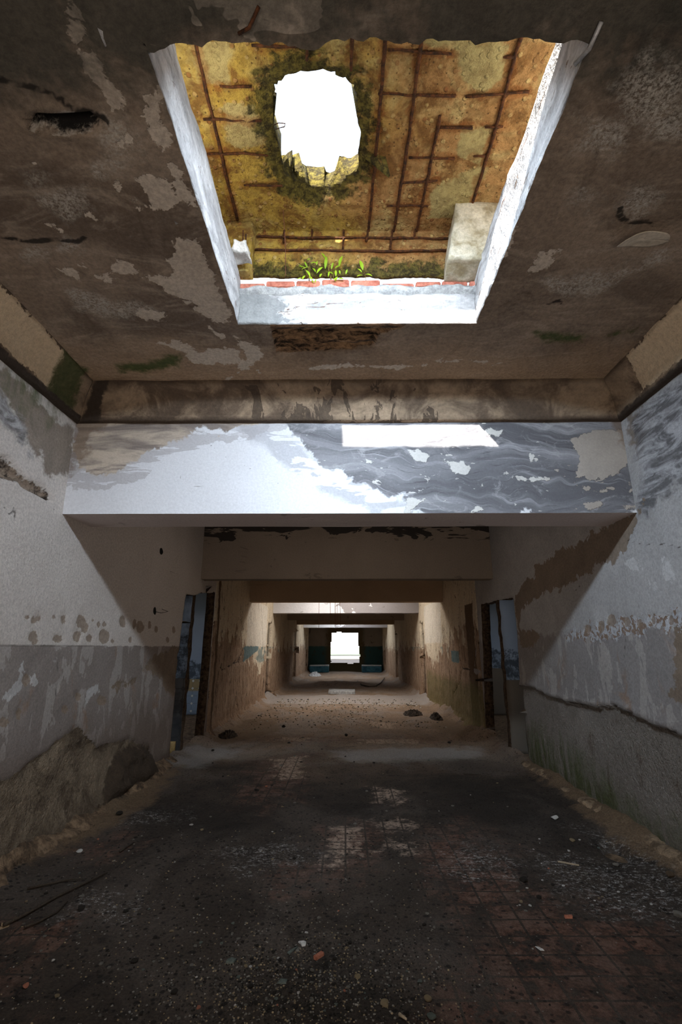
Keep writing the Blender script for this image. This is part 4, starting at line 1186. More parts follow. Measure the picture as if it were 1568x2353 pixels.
def floor_disp(s, t, P):
    d = 0.020 * fbm(P, 1.1, 4, 161) + 0.012 * fbm(P, 5, 5, 163)
    tl = np.clip(sd_polys(s, t, fl['tile']) / .1 + .5, 0, 1)
    d *= 1 - .7 * tl
    wl_ = np.clip((.28 - np.minimum(s - XL, XR - s)) / .28, 0, 1)
    d += wl_ ** 2 * (0.10 + 0.06 * fbm(P, 4, 4, 165)) * np.where(t > 8.2, 1.3, .8)
    d -= 0.16 * np.exp(-(((s - rat[0]) / .06) ** 2 + ((t - rat[1]) / .09) ** 2))
    d += np.where(t > 9, 0.04 * fbm(P, .6, 3, 167), 0)
    for (cx, cy), rx, ry, hh in MOUNDS:
        q = ((s - cx) / rx) ** 2 + ((t - cy) / ry) ** 2 + .5 * fbm(P, 2.0, 3, 169)
        d += hh * np.clip(1 - q, 0, 1) ** 1.3 * (1 + .7 * fbm(P, 5, 4, 168))
    return d - 0.01


def mk_floor(name, S, T, dp):
    return struct(grid(name, S, T, lambda s, t: np.stack([s, t, np.zeros_like(s)], 1), M['floor'], disp=dp, ndir=(0, 0, 1),
                  attrs={k: (lambda s, t, q=v: sd_polys(s, t, q)) for k, v in fl.items()}))


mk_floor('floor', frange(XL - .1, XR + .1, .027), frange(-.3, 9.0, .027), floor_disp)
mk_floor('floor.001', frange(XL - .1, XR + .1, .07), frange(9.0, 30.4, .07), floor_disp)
b = MB(); b.box((-5.7, -4.2, -.3), (5.7, 30.6, -.06)); b.box((-5.7, -4.2, -.1), (XL - .09, 30.6, -.012)); b.box((XR + .09, -4.2, -.1), (5.7, 30.6, -.012)); b.box((XL - .09, -4.2, -.1), (XR + .09, -.3, -.012))
struct(b.build('floor.002', M['mud']))
b = MB(); b.box((-900, -300, -.8), (900, 1600, -.35)); g = b.build('ground', M['ground']); struct(g)

# ------------------------------------------------------------------ skylight shaft
x0, x1, y0, y1 = HOLE
ZT = 3.80
cf = [PY([(655, 722), (662, 712), (700, 710), (745, 708), (752, 700), (790, 698)], y1)]
shade_front = [PY([(540, 640), (570, 660), (650, 690), (660, 700), (640, 720), (662, 745), (530, 760)], y1)]  # outline of the painted shade beside the sunlit stretch


def rough(amp, seed, sc=7):
    return lambda s, t, P: amp * fbm(P, sc, 5, seed)


def topcut(base, amp, seed):
    def f(s, t):
        return base + amp * fbm(np.stack([s, s * 0, s * 0], 1), 4, 4, seed)
    return f


def curb_sheet(name, fixed, axis, lo, hi, z1, amp, seed, flip, solid, attrs=None, mats=None):
    tc = topcut(1.0, .05, seed)

    def fn(s, t):
        z = (ZC + .008) + t * (z1 - ZC - .008)
        top = (t > .75) * (t - .75) * 4
        z = z + top * amp * fbm(np.stack([s, s * 0, s * 0], 1), 5, 4, seed)
        if axis == 'x':
            return np.stack([np.full_like(s, fixed), s, z], 1)
        return np.stack([s, np.full_like(s, fixed), z], 1)
    nd = (1, 0, 0) if axis == 'x' else (0, 1, 0)
    at = {'curb_shade': lambda s, t: np.full_like(s, -.5), 'crack': lambda s, t: np.full_like(s, 9.)}
    at.update(attrs or {})
    return struct(grid(name, frange(lo, hi, .02), np.linspace(0, 1, 18), fn, mats or M['curb'], attrs=at, disp=rough(.012, seed + 1), ndir=nd, flip=flip, solid=solid))


zz = lambda t: (ZC - .015) + t * (3.69 - ZC + .015)
front = curb_sheet('wall_skylight_front', y1, 'y', x0 - .02, x1 + .02, 3.69, .012, 171, False, .045,
                   dict(curb_shade=lambda s, t: sd_polys(s, zz(t), shade_front), crack=lambda s, t: d_lines(s, zz(t), cf)))
curb_sheet('wall_skylight_left', x0, 'x', y0 - .16, y1, ZT, .03, 175, False, .15)
rcr = [(0, 0), (0.01, 0)]
curb_sheet('wall_skylight_right', x1, 'x', y0 - .16, y1, ZT, .02, 181, True, .15,
           dict(crack=lambda s, t: abs(t - (.86 - (s - y0) * .05 + .03 * np.sin(s * 9))) * .3))
curb_sheet('wall_skylight_back', y0, 'y', x0, x1, ZT, .012, 185, True, .15)
# the brick course on the front curb
mbm = MB(); mbb = MB()
x = x0 - .02
i = 0
while x < x1 - .02:
    w = random.uniform(.17, .23)
    hz = random.uniform(.035, .06)
    mbb.box((x + .006, y1 - .012 + random.uniform(-.012, .012), 3.715 + random.uniform(0, .008)), (min(x + w - .006, x1 + .02), y1 + .13, 3.728 + hz))
    x += w
bc = mbb.build('brick_course', M['brick'], front, bevel=.006)
S = frange(x0 - .03, x1 + .03, .015)
def mort(s, t):
    a = t * math.pi
    P = np.stack([s, y1 + .05 - .075 * np.sin(a) ** .6, 3.665 + .096 * t], 1)
    P[:, 1] += .014 * fbm(P, 12, 4, 191); P[:, 2] += .034 * fbm(P, 9, 4, 193) * (t > .5) - .03 * (t < .05)
    return P
grid('mortar_bed', S, np.linspace(0, 1, 8), mort, M['mortar'], parent=front)


def rough_box(name, lo, hi, mat, amp=.012, cuts=7, seed=1, parent=None, sc=8, taper=None):
    b = MB(); b.box(lo, hi)
    bmesh.ops.subdivide_edges(b.bm, edges=list(b.bm.edges), cuts=cuts, use_grid_fill=True)
    C = np.array([v.co for v in b.bm.verts])
    n = [fbm(C, sc, 4, seed + k) for k in range(3)]
    for i, v in enumerate(b.bm.verts):
        if taper:
            v.co = Vector(taper(v.co))
        v.co += Vector((n[0][i], n[1][i], n[2][i])) * amp
    return b.build(name, mat, parent, smooth=True)


# ------------------------------------------------------------------ cover slab over the skylight
ZS = 4.2
cover = tag(empty('skylight_cover', (.08, 2.0, ZS)), 'mossy yellow concrete slab over the skylight with a jagged hole and rusty bars', 'concrete slab')
def under(o):
    o.parent = cover
    o.matrix_parent_inverse = Matrix.Translation(-cover.location)
    return o
hole = PZ([(625, 225), (636, 200), (655, 182), (690, 166), (715, 170), (745, 168), (770, 182), (793, 184), (806, 200), (822, 222), (824, 270), (832, 310), (826, 355), (818, 400), (790, 425), (750, 438), (715, 440), (680, 425), (655, 402), (640, 352), (628, 285)], ZS)
bars_y = [[(447, 60), (452, 110), (480, 230), (515, 380), (546, 505)], [(707, 60), (706, 138)], [(809, 60), (808, 160)], [(889, 60), (866, 330), (845, 552)], [(973, 60), (940, 310), (898, 572)], [(1012, 262), (985, 400), (954, 545)], [(1203, 60), (1140, 290), (1076, 500)]]
bars_x = [[(578, 103), (640, 105), (704, 106)], [(892, 111), (960, 116), (1038, 123)], [(870, 214), (960, 217), (1046, 220)], [(1070, 220), (1215, 210)], [(506, 197), (580, 198)], [(468, 272), (600, 276)], [(1006, 291), (1086, 293)], [(474, 352), (560, 351), (615, 356)],
          [(940, 360), (1046, 362)], [(920, 419), (1006, 414)], [(1116, 290), (1156, 289)], [(1087, 358), (1115, 357)], [(1158, 130), (1180, 130)], [(890, 470), (985, 472)], [(560, 425), (650, 424)]]
barlines = [PZ(p, ZS) for p in bars_y + bars_x]
smooth_p = [PZ(p, ZS) for p in ([(1045, 90), (1180, 80), (1150, 180), (1110, 215), (1060, 180), (1040, 120)], [(975, 70), (1040, 75), (1030, 115), (975, 105)], [(1000, 430), (1060, 390), (1120, 380), (1080, 500), (985, 500)], [(430, 100), (520, 90), (540, 200), (480, 190)], [(520, 240), (600, 250), (610, 330), (530, 330)], [(1060, 300), (1130, 300), (1110, 380), (1050, 370)])]


def sdh(s, t):
    P = np.stack([s, t, s * 0], 1)
    return sd_poly(s, t, hole) + 0.016 * fbm(P, 11, 4, 201)


def slab_fn(s, t):
    d = sdh(s, t); e = 1e-3
    gs = (sdh(s + e, t) - sdh(s - e, t)) / (2 * e); gt = (sdh(s, t + e) - sdh(s, t - e)) / (2 * e)
    g2 = np.maximum(gs * gs + gt * gt, .25)
    m = abs(d) < .012
    return np.stack([s - np.where(m, d * gs / g2, 0), t - np.where(m, d * gt / g2, 0), np.full_like(s, ZS)], 1)


def slab_disp(s, t, P):
    d = 0.008 * fbm(P, 4, 5, 205) + .004 * fbm(P, 16, 4, 207)
    h = np.clip((-sdh(s, t)) / .13, 0, 1)
    d += (1 - h) * 0.03 * (1 + fbm(P, 9, 4, 209))
    d -= 0.006 * np.clip(sd_polys(s, t, smooth_p) / .02 + .5, 0, 1)
    return d


sl = grid('slab', frange(-1.3, 1.45, .02), frange(.85, 2.76, .02), slab_fn, [M['slab'], M['slab']], keep=lambda s, t: sdh(s, t) < 0, flip=True, disp=slab_disp, ndir=(0, 0, 1), solid=.24,
          attrs=dict(moss=lambda s, t: .075 + .03 * (s < -.15) - np.abs(sdh(s, t)) - .012 * 0, smooth=polyf(smooth_p), rebar=lambda s, t: d_lines(s, t, barlines)))
under(sl)
# front downstand: its inner face hangs just inside the curb
yd = 2.735
fbars = [[(570, 511), (700, 519), (850, 521), (1045, 527)], [(575, 545), (700, 549), (870, 548), (1032, 551)], [(578, 576), (760, 577), (860, 580), (1026, 578)]]
vb = [[(718, 520), (717, 552)], [(655, 520), (652, 560)], [(790, 522), (788, 575)], [(846, 522), (843, 558)], [(903, 522), (897, 575)], [(956, 522), (951, 548)]]
fl_lines = [PY(p, yd) for p in fbars + vb]
def ds_fn(s, t):
    P = np.stack([s, np.full_like(s, yd), 4.21 - t * .375], 1)
    P[:, 2] += np.where(t > .98, .02 * fbm(P, 6, 4, 211) + .015 * fbm(P, 25, 3, 215), 0)
    return P
ds = grid('downstand_beam', frange(-1.3, 1.45, .02), np.linspace(0, 1, 20), ds_fn, [M['slab'], M['slab']], flip=True, disp=lambda s, t, P: .012 * fbm(P, 6, 5, 213) + .012 * (t > .62), ndir=(0, 1, 0), solid=.03,
          attrs=dict(moss=lambda s, t: (t - .74) * .35, smooth=lambda s, t: np.full_like(s, -.5), rebar=lambda s, t: d_lines(s, 4.21 - t * .375, fl_lines)))
under(ds)


def rod(pts, r=.008, name='rebar', sag=.003):
    out = []
    for a, b in zip(pts[:-1], pts[1:]):
        n = max(2, int((Vector(b) - Vector(a)).length / .05))
        out += [Vector(a).lerp(Vector(b), i / n) for i in range(n)]
    out.append(Vector(pts[-1]))
    out = [p + Vector((random.uniform(-sag, sag), random.uniform(-sag, sag), random.uniform(-sag, sag))) for p in out]
    b = MB(); b.tube(out, r, 7, rfun=lambda f: random.uniform(.8, 1.15))
    return under(b.build(name, M['rebar'], smooth=True))


for p, r in [(q, .0095) for q in bars_y] + [(q, .0065) for q in bars_x]:
    rod([(a, b, ZS - .006) for a, b in PZ(p, ZS)], r)
for p, r in [(q, .008) for q in fbars] + [(q, .007) for q in vb]:
    rod([(a, yd - .008, c) for a, c in PY(p, yd)], r)
# bent tie wire in the hole
rod([at_z(624, 290, ZS + .05) + (ZS + .05,), at_z(640, 282, ZS + .05) + (ZS + .05,), at_z(656, 284, ZS + .05) + (ZS + .05,), at_z(654, 291, ZS + .05) + (ZS + .05,), at_z(634, 297, ZS + .05) + (ZS + .05,)], .0025, 'bent_wire', .001)

# the stub columns between curb and slab
def tp_r(c): return (c.x - .16 * (4.2 - c.z) * (c.x < .85), c.y, c.z)
o = rough_box('stub_column', (.735, 2.52, 3.765), (1.02, 2.74, 4.215), M['concrete'], .016, 9, 221, taper=tp_r); under(o)
o = rough_box('stub_column', (-.92, 2.65, 3.80), (-.625, 2.74, 4.215), M['slab'], .02, 9, 225); under(o)
for a in ('moss', 'smooth'):
    o.data.attributes.new(a, 'FLOAT', 'POINT').data.foreach_set('value', np.full(len(o.data.vertices), -.5, np.float32))
o.data.attributes.new('rebar', 'FLOAT', 'POINT').data.foreach_set('value', np.full(len(o.data.vertices), 1, np.float32))
o = rough_box('stub_column', (-.92, .98, 3.78), (-.70, 1.18, 4.215), M['concrete'], .01, 4, 229); under(o)
o = rough_box('stub_column', (.87, .98, 3.78), (1.1, 1.18, 4.215), M['concrete'], .01, 4, 233); under(o)
# unseen infill added to block sun through the left side gap
struct(rough_box('sun_block_left', (-1.05, .98, 3.78), (-.93, 2.74, 4.2), M['concrete'], .008, 8, 236))
lump = rough_box('plaster_lump', (-.70, 2.49, 3.795), (-.615, 2.60, 3.87), M['plaster'], .03, 6, 239, sc=14)
tag(lump, 'white broken plaster lump on the skylight curb at the left front corner', 'plaster lump')
for k, (dx, h) in enumerate(((.0, .14), (.02, .11))):
    b = MB(); b.tube([(-.655 + dx, 2.55, 3.84), (-.657 + dx, 2.55, 3.88 + h * .5), (-.66 + dx, 2.55, 3.88 + h)], .005, 6)
    b.build('rebar_stub', M['rebar'], lump)

# ------------------------------------------------------------------ weeds growing on the curb
def leaf(bm, p, d, length, width, up):
    d = Vector(d).normalized(); s = d.cross(Vector(up)).normalized(); n = s.cross(d).normalized()
    prev = None
    for i in range(7):
        f = i / 6
        w = width * math.sin(math.pi * min(1, f * .94 + .03)) ** .8 * (1 - .25 * f)
        c = Vector(p) + d * length * f + n * length * .18 * math.sin(f * 2.2)
        row = [bm.verts.new(c - s * w + n * w * .3), bm.verts.new(c), bm.verts.new(c + s * w + n * w * .3)]
        if prev:
            bm.faces.new((prev[0], prev[1], row[1], row[0])); bm.faces.new((prev[1], prev[2], row[2], row[1]))
        prev = row


def weed(label, base, tips, leaves):
    t = tag(empty('sprouting_weed', base), label, 'weed')
    sb = MB(); lb = MB(); lb.bm.verts.ensure_lookup_table()
    for tip in tips:
        pts = [Vector(tip) * f + Vector((0, 0, .05 * math.sin(f * 3.1))) for f in (0, .25, .5, .75, 1)]
        sb.tube(pts, .0022, 5, rfun=lambda f: 1.2 - .7 * f)
    for p, d, l, w in leaves:
        leaf(lb.bm, p, d, l, w, (random.uniform(-.3, .3), -1, random.uniform(.2, .6)))
    s = sb.build('stem', M['stem'], t, True)
    me = bpy.data.meshes.new('leaves'); lb.bm.to_mesh(me); lb.bm.free()
    l = link('leaves', me, M['leaf'], t, True)
    return t


def wleaf(u, v, du, dv, base, l, Y=2.70):
    a, b = at_y(u, v, Y), at_y(u + du, v + dv, Y)
    return ((a[0] - base[0], Y - base[1] + random.uniform(-.02, .02), a[1] - base[2]), (b[0] - a[0], random.uniform(-.006, .006), b[1] - a[1]), math.hypot(b[0] - a[0], b[1] - a[1]) * 1.1, l)


def weed_at(label, u, v, tips, lv):
    q = at_y(u, v, 2.74); base = (q[0], 2.745, 3.765)
    T = []
    for a, b in tips:
        w = at_y(a, b, 2.70); T.append((w[0] - base[0], -.045, w[1] - base[2]))
    weed(label, base, T, [wleaf(*e[:4], base, e[4]) for e in lv])


weed_at('bushy bright green weed on the brick curb, left of the gap middle', 712, 652, [(705, 605), (712, 600), (690, 612)],
        [(706, 612, -6, -10, .007), (712, 618, -16, 8, .009), (704, 625, 8, 16, .010), (700, 612, -12, 0, .006), (694, 614, -8, -5, .005), (714, 606, 14, 2, .009), (718, 612, 6, 12, .009), (710, 632, 8, 10, .009), (702, 636, -6, 12, .008), (694, 634, -10, 6, .006), (706, 600, 8, -4, .006), (728, 612, 2, -8, .005), (727, 640, -2, 10, .005), (715, 640, 4, 8, .007)])
weed_at('tall bright green weed with upright leaves at the middle of the brick curb', 762, 655, [(748, 600), (760, 615), (785, 603), (742, 588)],
        [(748, 622, 2, -24, .012), (742, 618, -12, 16, .010), (752, 620, 12, 6, .011), (762, 616, 4, -12, .008), (770, 620, 12, -4, .010), (780, 616, 8, -18, .013), (748, 596, -9, -9, .009), (772, 622, 0, 14, .009), (776, 640, 14, 2, .011), (770, 645, 6, -8, .010), (757, 628, -2, 12, .006), (780, 622, 2, 8, .007), (795, 626, 3, -9, .007), (740, 628, -4, 8, .009), (765, 642, 8, 4, .009)])
weed_at('small weed with two broad leaves, rightmost on the brick curb', 842, 644, [(836, 630)],
        [(834, 624, -7, -18, .014), (840, 626, 14, 6, .010), (832, 630, -10, -6, .008), (834, 632, -12, 4, .007)])
b = MB(); q0, q1 = at_y(654, 470, 2.6), at_y(657, 650, 2.72)
pts = [(q0[0], 2.55, 4.19), ((q0[0] + q1[0]) / 2 + .006, 2.63, 4.0), (q1[0], 2.70, 3.79)]
b.tube(pts, .0022, 6)
tag(b.build('hanging_wire', M['wire'], smooth=True), 'thin rusty wire hanging from the yellow slab to the brick curb', 'wire')
# conduit at the right back corner of the opening, iron stub on the back lip
b = MB(); A, B2 = at_z(1377, 70, ZC - .02), at_z(1322, 152, ZC - .02)
b.tube([(A[0], A[1] - .02, ZC - .012), ((A[0] + B2[0]) / 2 + .01, (A[1] + B2[1]) / 2, ZC - .02), (B2[0], B2[1], ZC - .012)], .008, 8)
tag(b.build('hanging_pipe', M['metal'], smooth=True), 'thin bent pipe under the ceiling beside the back right corner of the skylight', 'pipe')
b = MB(); A, B2 = at_z(598, 50, ZC - .03), at_z(548, 78, ZC - .03)
b.tube([(A[0], A[1] - .03, ZC - .01), ((A[0] + B2[0]) / 2, (A[1] + B2[1]) / 2, ZC - .03), (B2[0], B2[1], ZC - .03)], .006, 7)
tag(b.build('hanging_iron_rod', M['rebar'], smooth=True), 'dark iron stub poking from the back lip of the skylight opening', 'iron rod')

# peeling paint skin hanging from the ceiling on the right
c0 = at_z(1482, 552, ZC - .04)
def flake(s, t):
    r = t; a = s * 2 * math.pi
    px = .135 * r * np.cos(a) * (1 + .08 * np.sin(3 * a)); py = .075 * r * np.sin(a) * (1 + .10 * np.cos(2 * a))
    z = -.012 - .045 * (px / .135) ** 2 * (px < 0) - .05 * np.clip(.6 - py / .075, 0, 2) * .5
    return np.stack([px, py, z], 1)
fk = grid('hanging_paint_flake', np.linspace(0, 1, 40), np.linspace(0, 1, 10), flake, M['paint'], solid=.003)
fk.location = (c0[0], c0[1], ZC - .004); fk.rotation_euler = (0, 0, .1)
tag(fk, 'pale curled oval skin of paint hanging from the ceiling at right', 'paint flake')
b = MB()
for pts in ([at_x(148, 1190, XL)],):
    pass

# wires hanging in the fourth bay below its skylight
for k, (u, u2, v1, y) in enumerate(((735, 733, 1446, 13.1), (770, 770, 1440, 12.9), (773, 772, 1450, 12.9), (777, 776, 1436, 12.95), (779, 783, 1438, 13.0), (757, 760, 1432, 13.2))):
    a, c = at_y(u, 1300, y), at_y(u2, v1, y)
    b = MB(); zt = 3.44
    b.tube([(a[0], y - .3 if False else y, zt), ((a[0] * .4 + c[0] * .6), y, (zt + c[1]) / 2), (c[0], y, c[1])], .005, 5)
    o = b.build('hanging_wire', M['wire'], smooth=True)
    # they hang from the edge of the opening
    o.location = (0, 0, 0)
    tag(o, ['lone rusty wire hanging in the second skylit bay, leftmost of its wires', 'long rusty wire in the wire bunch left of the far window', 'longest rusty wire of the bunch left of the far window', 'short rusty wire of the bunch, right of its longest wire',
            'rusty wire at the right edge of the bunch before the far window', 'short thin wire left of the bunch before the far window'][k], 'wire', 'wires hanging in the second skylit bay')

# cables poking from the left wall
y_, z_ = at_x(357, 1404, XL)
b = MB(); b.tube([(XL - .02, y_, z_), (XL + .05, y_ + .05, z_ - .02), (XL + .07, y_ + .22, z_ + .01), (XL + .03, y_ + .12, z_ + .03)], .003, 5)
tag(b.build('cable_end', M['cable'], smooth=True), 'thin cable ends curling out of the round hole in the left wall', 'cable')

# ------------------------------------------------------------------ far end: benches, slab, bent rod
for xx0, xx1, lab in ((-2.05, -.95, 'low teal tiled block left of the far window'), (.98, 2.1, 'low teal tiled block right of the far window')):
    o = rough_box('tiled_block', (xx0, 29.25, .0), (xx1, 30.22, .34), M['tileblue'], .02, 7, int(xx0 * 10) + 40, sc=4); tag(o, lab, 'tiled block')
    rough_box('block_top', (xx0, 29.23, .345), (xx1, 30.22, .40), M['mortar'], .015, 7, int(xx0 * 10) + 50, o, sc=4)
q = at_z(786, 1590, .03)
o = rough_box('concrete_slab_piece', (q[0] - .42, q[1] - .45, .0), (q[0] + .42, q[1] + .45, .09), M['mortar'], .02, 6, 251, sc=3)
tag(o, 'flat grey slab lying on the floor in the second skylit bay', 'slab')
b = MB(); pts = [at_z(u, v, .03) + (.03,) for u, v in ((822, 1566), (832, 1574), (848, 1578), (864, 1577), (876, 1569), (884, 1558))]
b.tube(pts, .035, 7, rfun=lambda f: 1 - .4 * f)
tag(b.build('bent_branch', M['stick'], smooth=True), 'dark bent branch lying on the far corridor floor, below the window', 'branch')


def heap(name, u, v, rx, ry, h, mat, label, cat, seed, n=26):
    cx, cy = at_z(u, v, 0)
    def fn(s, t):
        a = s * 2 * math.pi
        P = np.stack([rx * t * np.cos(a), ry * t * np.sin(a), h * (1 - t * t) ** 1.2], 1)
        Q = np.stack([np.cos(a) * t * 2, np.sin(a) * t * 2, t * 0], 1)
        nz = fbm(Q + seed, 2.2, 5, seed)
        P[:, 0] *= 1 + .25 * nz; P[:, 1] *= 1 + .25 * nz
        P[:, 2] += h * 1.5 * fbm(Q + seed, 7, 5, seed + 1, .65) * (1 - t) ** .5 - .03 * (t > .95)
        return P
    o = grid(name, np.linspace(0, 1, n * 2), np.linspace(0.001, 1, n), fn, mat, flip=True)
    o.location = (cx, cy, 0.0)
    tag(o, label, cat, kind='stuff')
    return o


heap('rubble_heap', 524, 1690, .15, .28, .06, M['black'], 'dark heap of rubble at the foot of the left pier', 'rubble', 261)
heap('rubble_heap', 950, 1641, .22, .40, .07, M['black'], 'burnt black rubble heap beside the right pier', 'rubble', 265)
heap('rubble_heap', 1003, 1651, .13, .36, .08, M['black'], 'black rubble heap against the foot of the right pier', 'rubble', 267)
heap('rubble_heap', 724, 1553, .33, .6, .15, M['mortar'], 'pale rubble strewn left of the far window', 'rubble', 271)

# broken kerb left along the foot of the right wall
kb = []
for i in range(60):
    f = i / 59; y = 3.0 + f * 3.7
    kb.append(y)
def kerb(s, t):
    y = 2.6 + s * 4.1
    prof_d = np.interp(t, [0, .15, .35, .6, 1], [.075, .08, .065, .03, -.03]); prof_z = np.interp(t, [0, .15, .35, .6, 1], [-.04, .012, .03, .045, .05])
    P = np.stack([XR - .005 - prof_d, y, prof_z], 1)
    P[:, 0] += .06 * fbm(P, 3, 5, 291) ; P[:, 2] += .045 * fbm(P, 5, 5, 295, .65)
    return P
o = grid('baseboard_right', np.linspace(0, 1, 150), np.linspace(0, 1, 12), kerb, M['mudpale']); struct(o)
def kerbl(s, t):
    y = 2.2 + s * 4.5
    prof_d = np.interp(t, [0, .3, .6, 1], [.17, .10, .045, -.03]); prof_z = np.interp(t, [0, .3, .6, 1], [-.04, .03, .07, .12])
    P = np.stack([XL + .005 + prof_d, y, prof_z], 1)
    P[:, 0] += .10 * fbm(P, 3, 5, 301); P[:, 2] += .05 * fbm(P, 6, 5, 305, .65)
    return P
struct(grid('baseboard_left', np.linspace(0, 1, 150), np.linspace(0, 1, 12), kerbl, M['mud'], flip=True))
# leftover wall tiles at the foot of the left doorway partition
o = rough_box('wall_tile_remnant', (-2.62, 7.125, .02), (-2.30, 7.158, .17), mat_simple('ochre_tile', (150, 122, 76), (176, 148, 98), 9, .6, .001), .002, 3, 311)
tag(o, 'ochre wall tile remnant at the foot of the left doorway partition', 'wall tile')
b = MB(); b.prism([(-.045, 0), (0, -.045), (.045, 0), (0, .045)], -.004, .004)
dm = b.build('diamond_inset', M['plaster'], o); dm.location = (-2.50, 7.118, .185); dm.rotation_euler = (math.pi / 2, 0, 0)

# ------------------------------------------------------------------ loose things on the floor
def floor_z(x, y):
    return float(floor_disp(np.array([x]), np.array([y]), np.array([[x, y, 0.]]))[0])


def pebble_mesh(name, mat, seed, flat=.6, sub=2, amp=.35, angular=True):
    bm = bmesh.new(); bmesh.ops.create_icosphere(bm, subdivisions=sub, radius=1)
    C = np.array([v.co for v in bm.verts]); n = fbm(C + seed * 3.1, 1.1, 3, seed)
    r = random.Random(seed)
    planes = [(Vector((r.gauss(0, 1), r.gauss(0, 1), r.gauss(0, 1))).normalized(), r.uniform(.55, .85)) for _ in range(9 if angular else 0)]
    for v, k in zip(bm.verts, n):
        v.co *= 1 + amp * k
        for nn, dd in planes:
            e = v.co.dot(nn) - dd
            if e > 0: v.co -= nn * e
        v.co.z *= flat
    me = bpy.data.meshes.new(name); bm.to_mesh(me); bm.free(); me.materials.append(mat)
    return me


def put(name, me, u, v, size, label, cat, group=None, rot=None, wh=None):
    x, y = wh if wh else at_z(u, v, 0)
    o = bpy.data.objects.new(name, me); COL.objects.link(o)
    zmin = min(w.co.z for w in me.vertices)
    o.scale = (size,) * 3
    o.location = (x, y, floor_z(x, y) - zmin * size - .12 * size)
    o.rotation_euler = (0, 0, random.uniform(0, 6.28) if rot is None else rot)
    tag(o, label, cat, group)
    return o


def shard(name, poly, th, mat, u, v, label, cat, rot=0, tilt=(0, 0), parent=None):
    poly = [(a * SHK, b_ * SHK) for a, b_ in poly]; th *= SHK
    b = MB(); b.prism(poly, 0, th, .003)
    o = b.build(name, mat, bevel=0)
    x, y = at_z(u, v, 0)
    o.location = (x, y, floor_z(x, y) + .002); o.rotation_euler = (tilt[0], tilt[1], rot)
    tag(o, label, cat)
    return o


SHK = .66
shard('plaster_shard', [(-.025, .026), (.012, .036), (.03, .028), (.034, -.022), (.008, -.024), (-.004, .004)], .008, M['plaster'], 693, 2165, 'white angular plaster shard lying beside the pink brick fragment', 'plaster shard')
shard('slate_fragment', [(-.035, -.03), (-.02, -.045), (.035, .045), (.0, .02)], .007, M['stone_green'], 672, 2180, 'pointed grey slate shard just left of the white plaster shard', 'slate shard')
shard('slate_fragment', [(-.012, -.02), (.012, -.022), (.006, .03)], .006, M['stone_grey'], 684, 2177, 'small pointed grey shard touching the white plaster shard', 'slate shard')
shard('slate_fragment', [(-.03, -.022), (.02, -.026), (.036, .01), (.0, .026), (-.028, .01)], .014, M['stone_green'], 531, 2203, 'flat grey-green stone shard at the left edge of the gravel patch', 'slate shard')
shard('slate_fragment', [(-.03, -.02), (.028, -.012), (.034, .018), (-.012, .026)], .008, M['stone_green'], 648, 2256, 'broad grey slate shard in the gravel below the pink brick fragment', 'slate shard')
b = MB(); b.box((-.027, -.0105, 0), (.027, .0105, .016)); o = b.build('brick_fragment', M['terracotta'], bevel=.002)
x, y = at_z(733, 2196, 0); o.location = (x, y, floor_z(x, y)); o.rotation_euler = (0, 0, .85); tag(o, 'pink-orange brick fragment in the gravel near the bottom of the photo', 'brick fragment')
shard('leaf_shard', [(-.012, .035), (.004, .02), (.014, -.012), (.006, -.034), (-.012, -.018)], .003, M['plaster'], 1242, 2177, 'pale leaf-shaped flake lying on red tiles at lower right', 'flake', .4)
shard('brick_fragment', [(-.03, -.01), (.03, -.012), (.032, .01), (-.028, .014)], .018, M['terracotta'], 1307, 2106, 'small red brick piece on the tiles left of the plaster dust', 'brick fragment')
shard('wood_splinter', [(-.10, -.012), (.09, -.01), (.10, .004), (-.09, .012)], .010, M['wood'], 1306, 1979, 'pale flat splinter in the plaster dust near the right wall', 'splinter', -.5)
shard('wood_splinter', [(-.14, -.012), (.14, -.01), (.15, .008), (-.13, .012)], .012, M['stick'], 1085, 1778, 'dark flat splinter on the floor before the right doorway', 'splinter', -.1)
shard('dry_leaf', [(-.035, -.03), (.0, -.038), (.04, -.01), (.03, .03), (.0, .016), (-.03, .036), (-.02, .0)], .003, M['leafdry'], 10, 2122, 'dry curled brown leaf at the left edge of the floor', 'leaf', .3, (.25, .15))
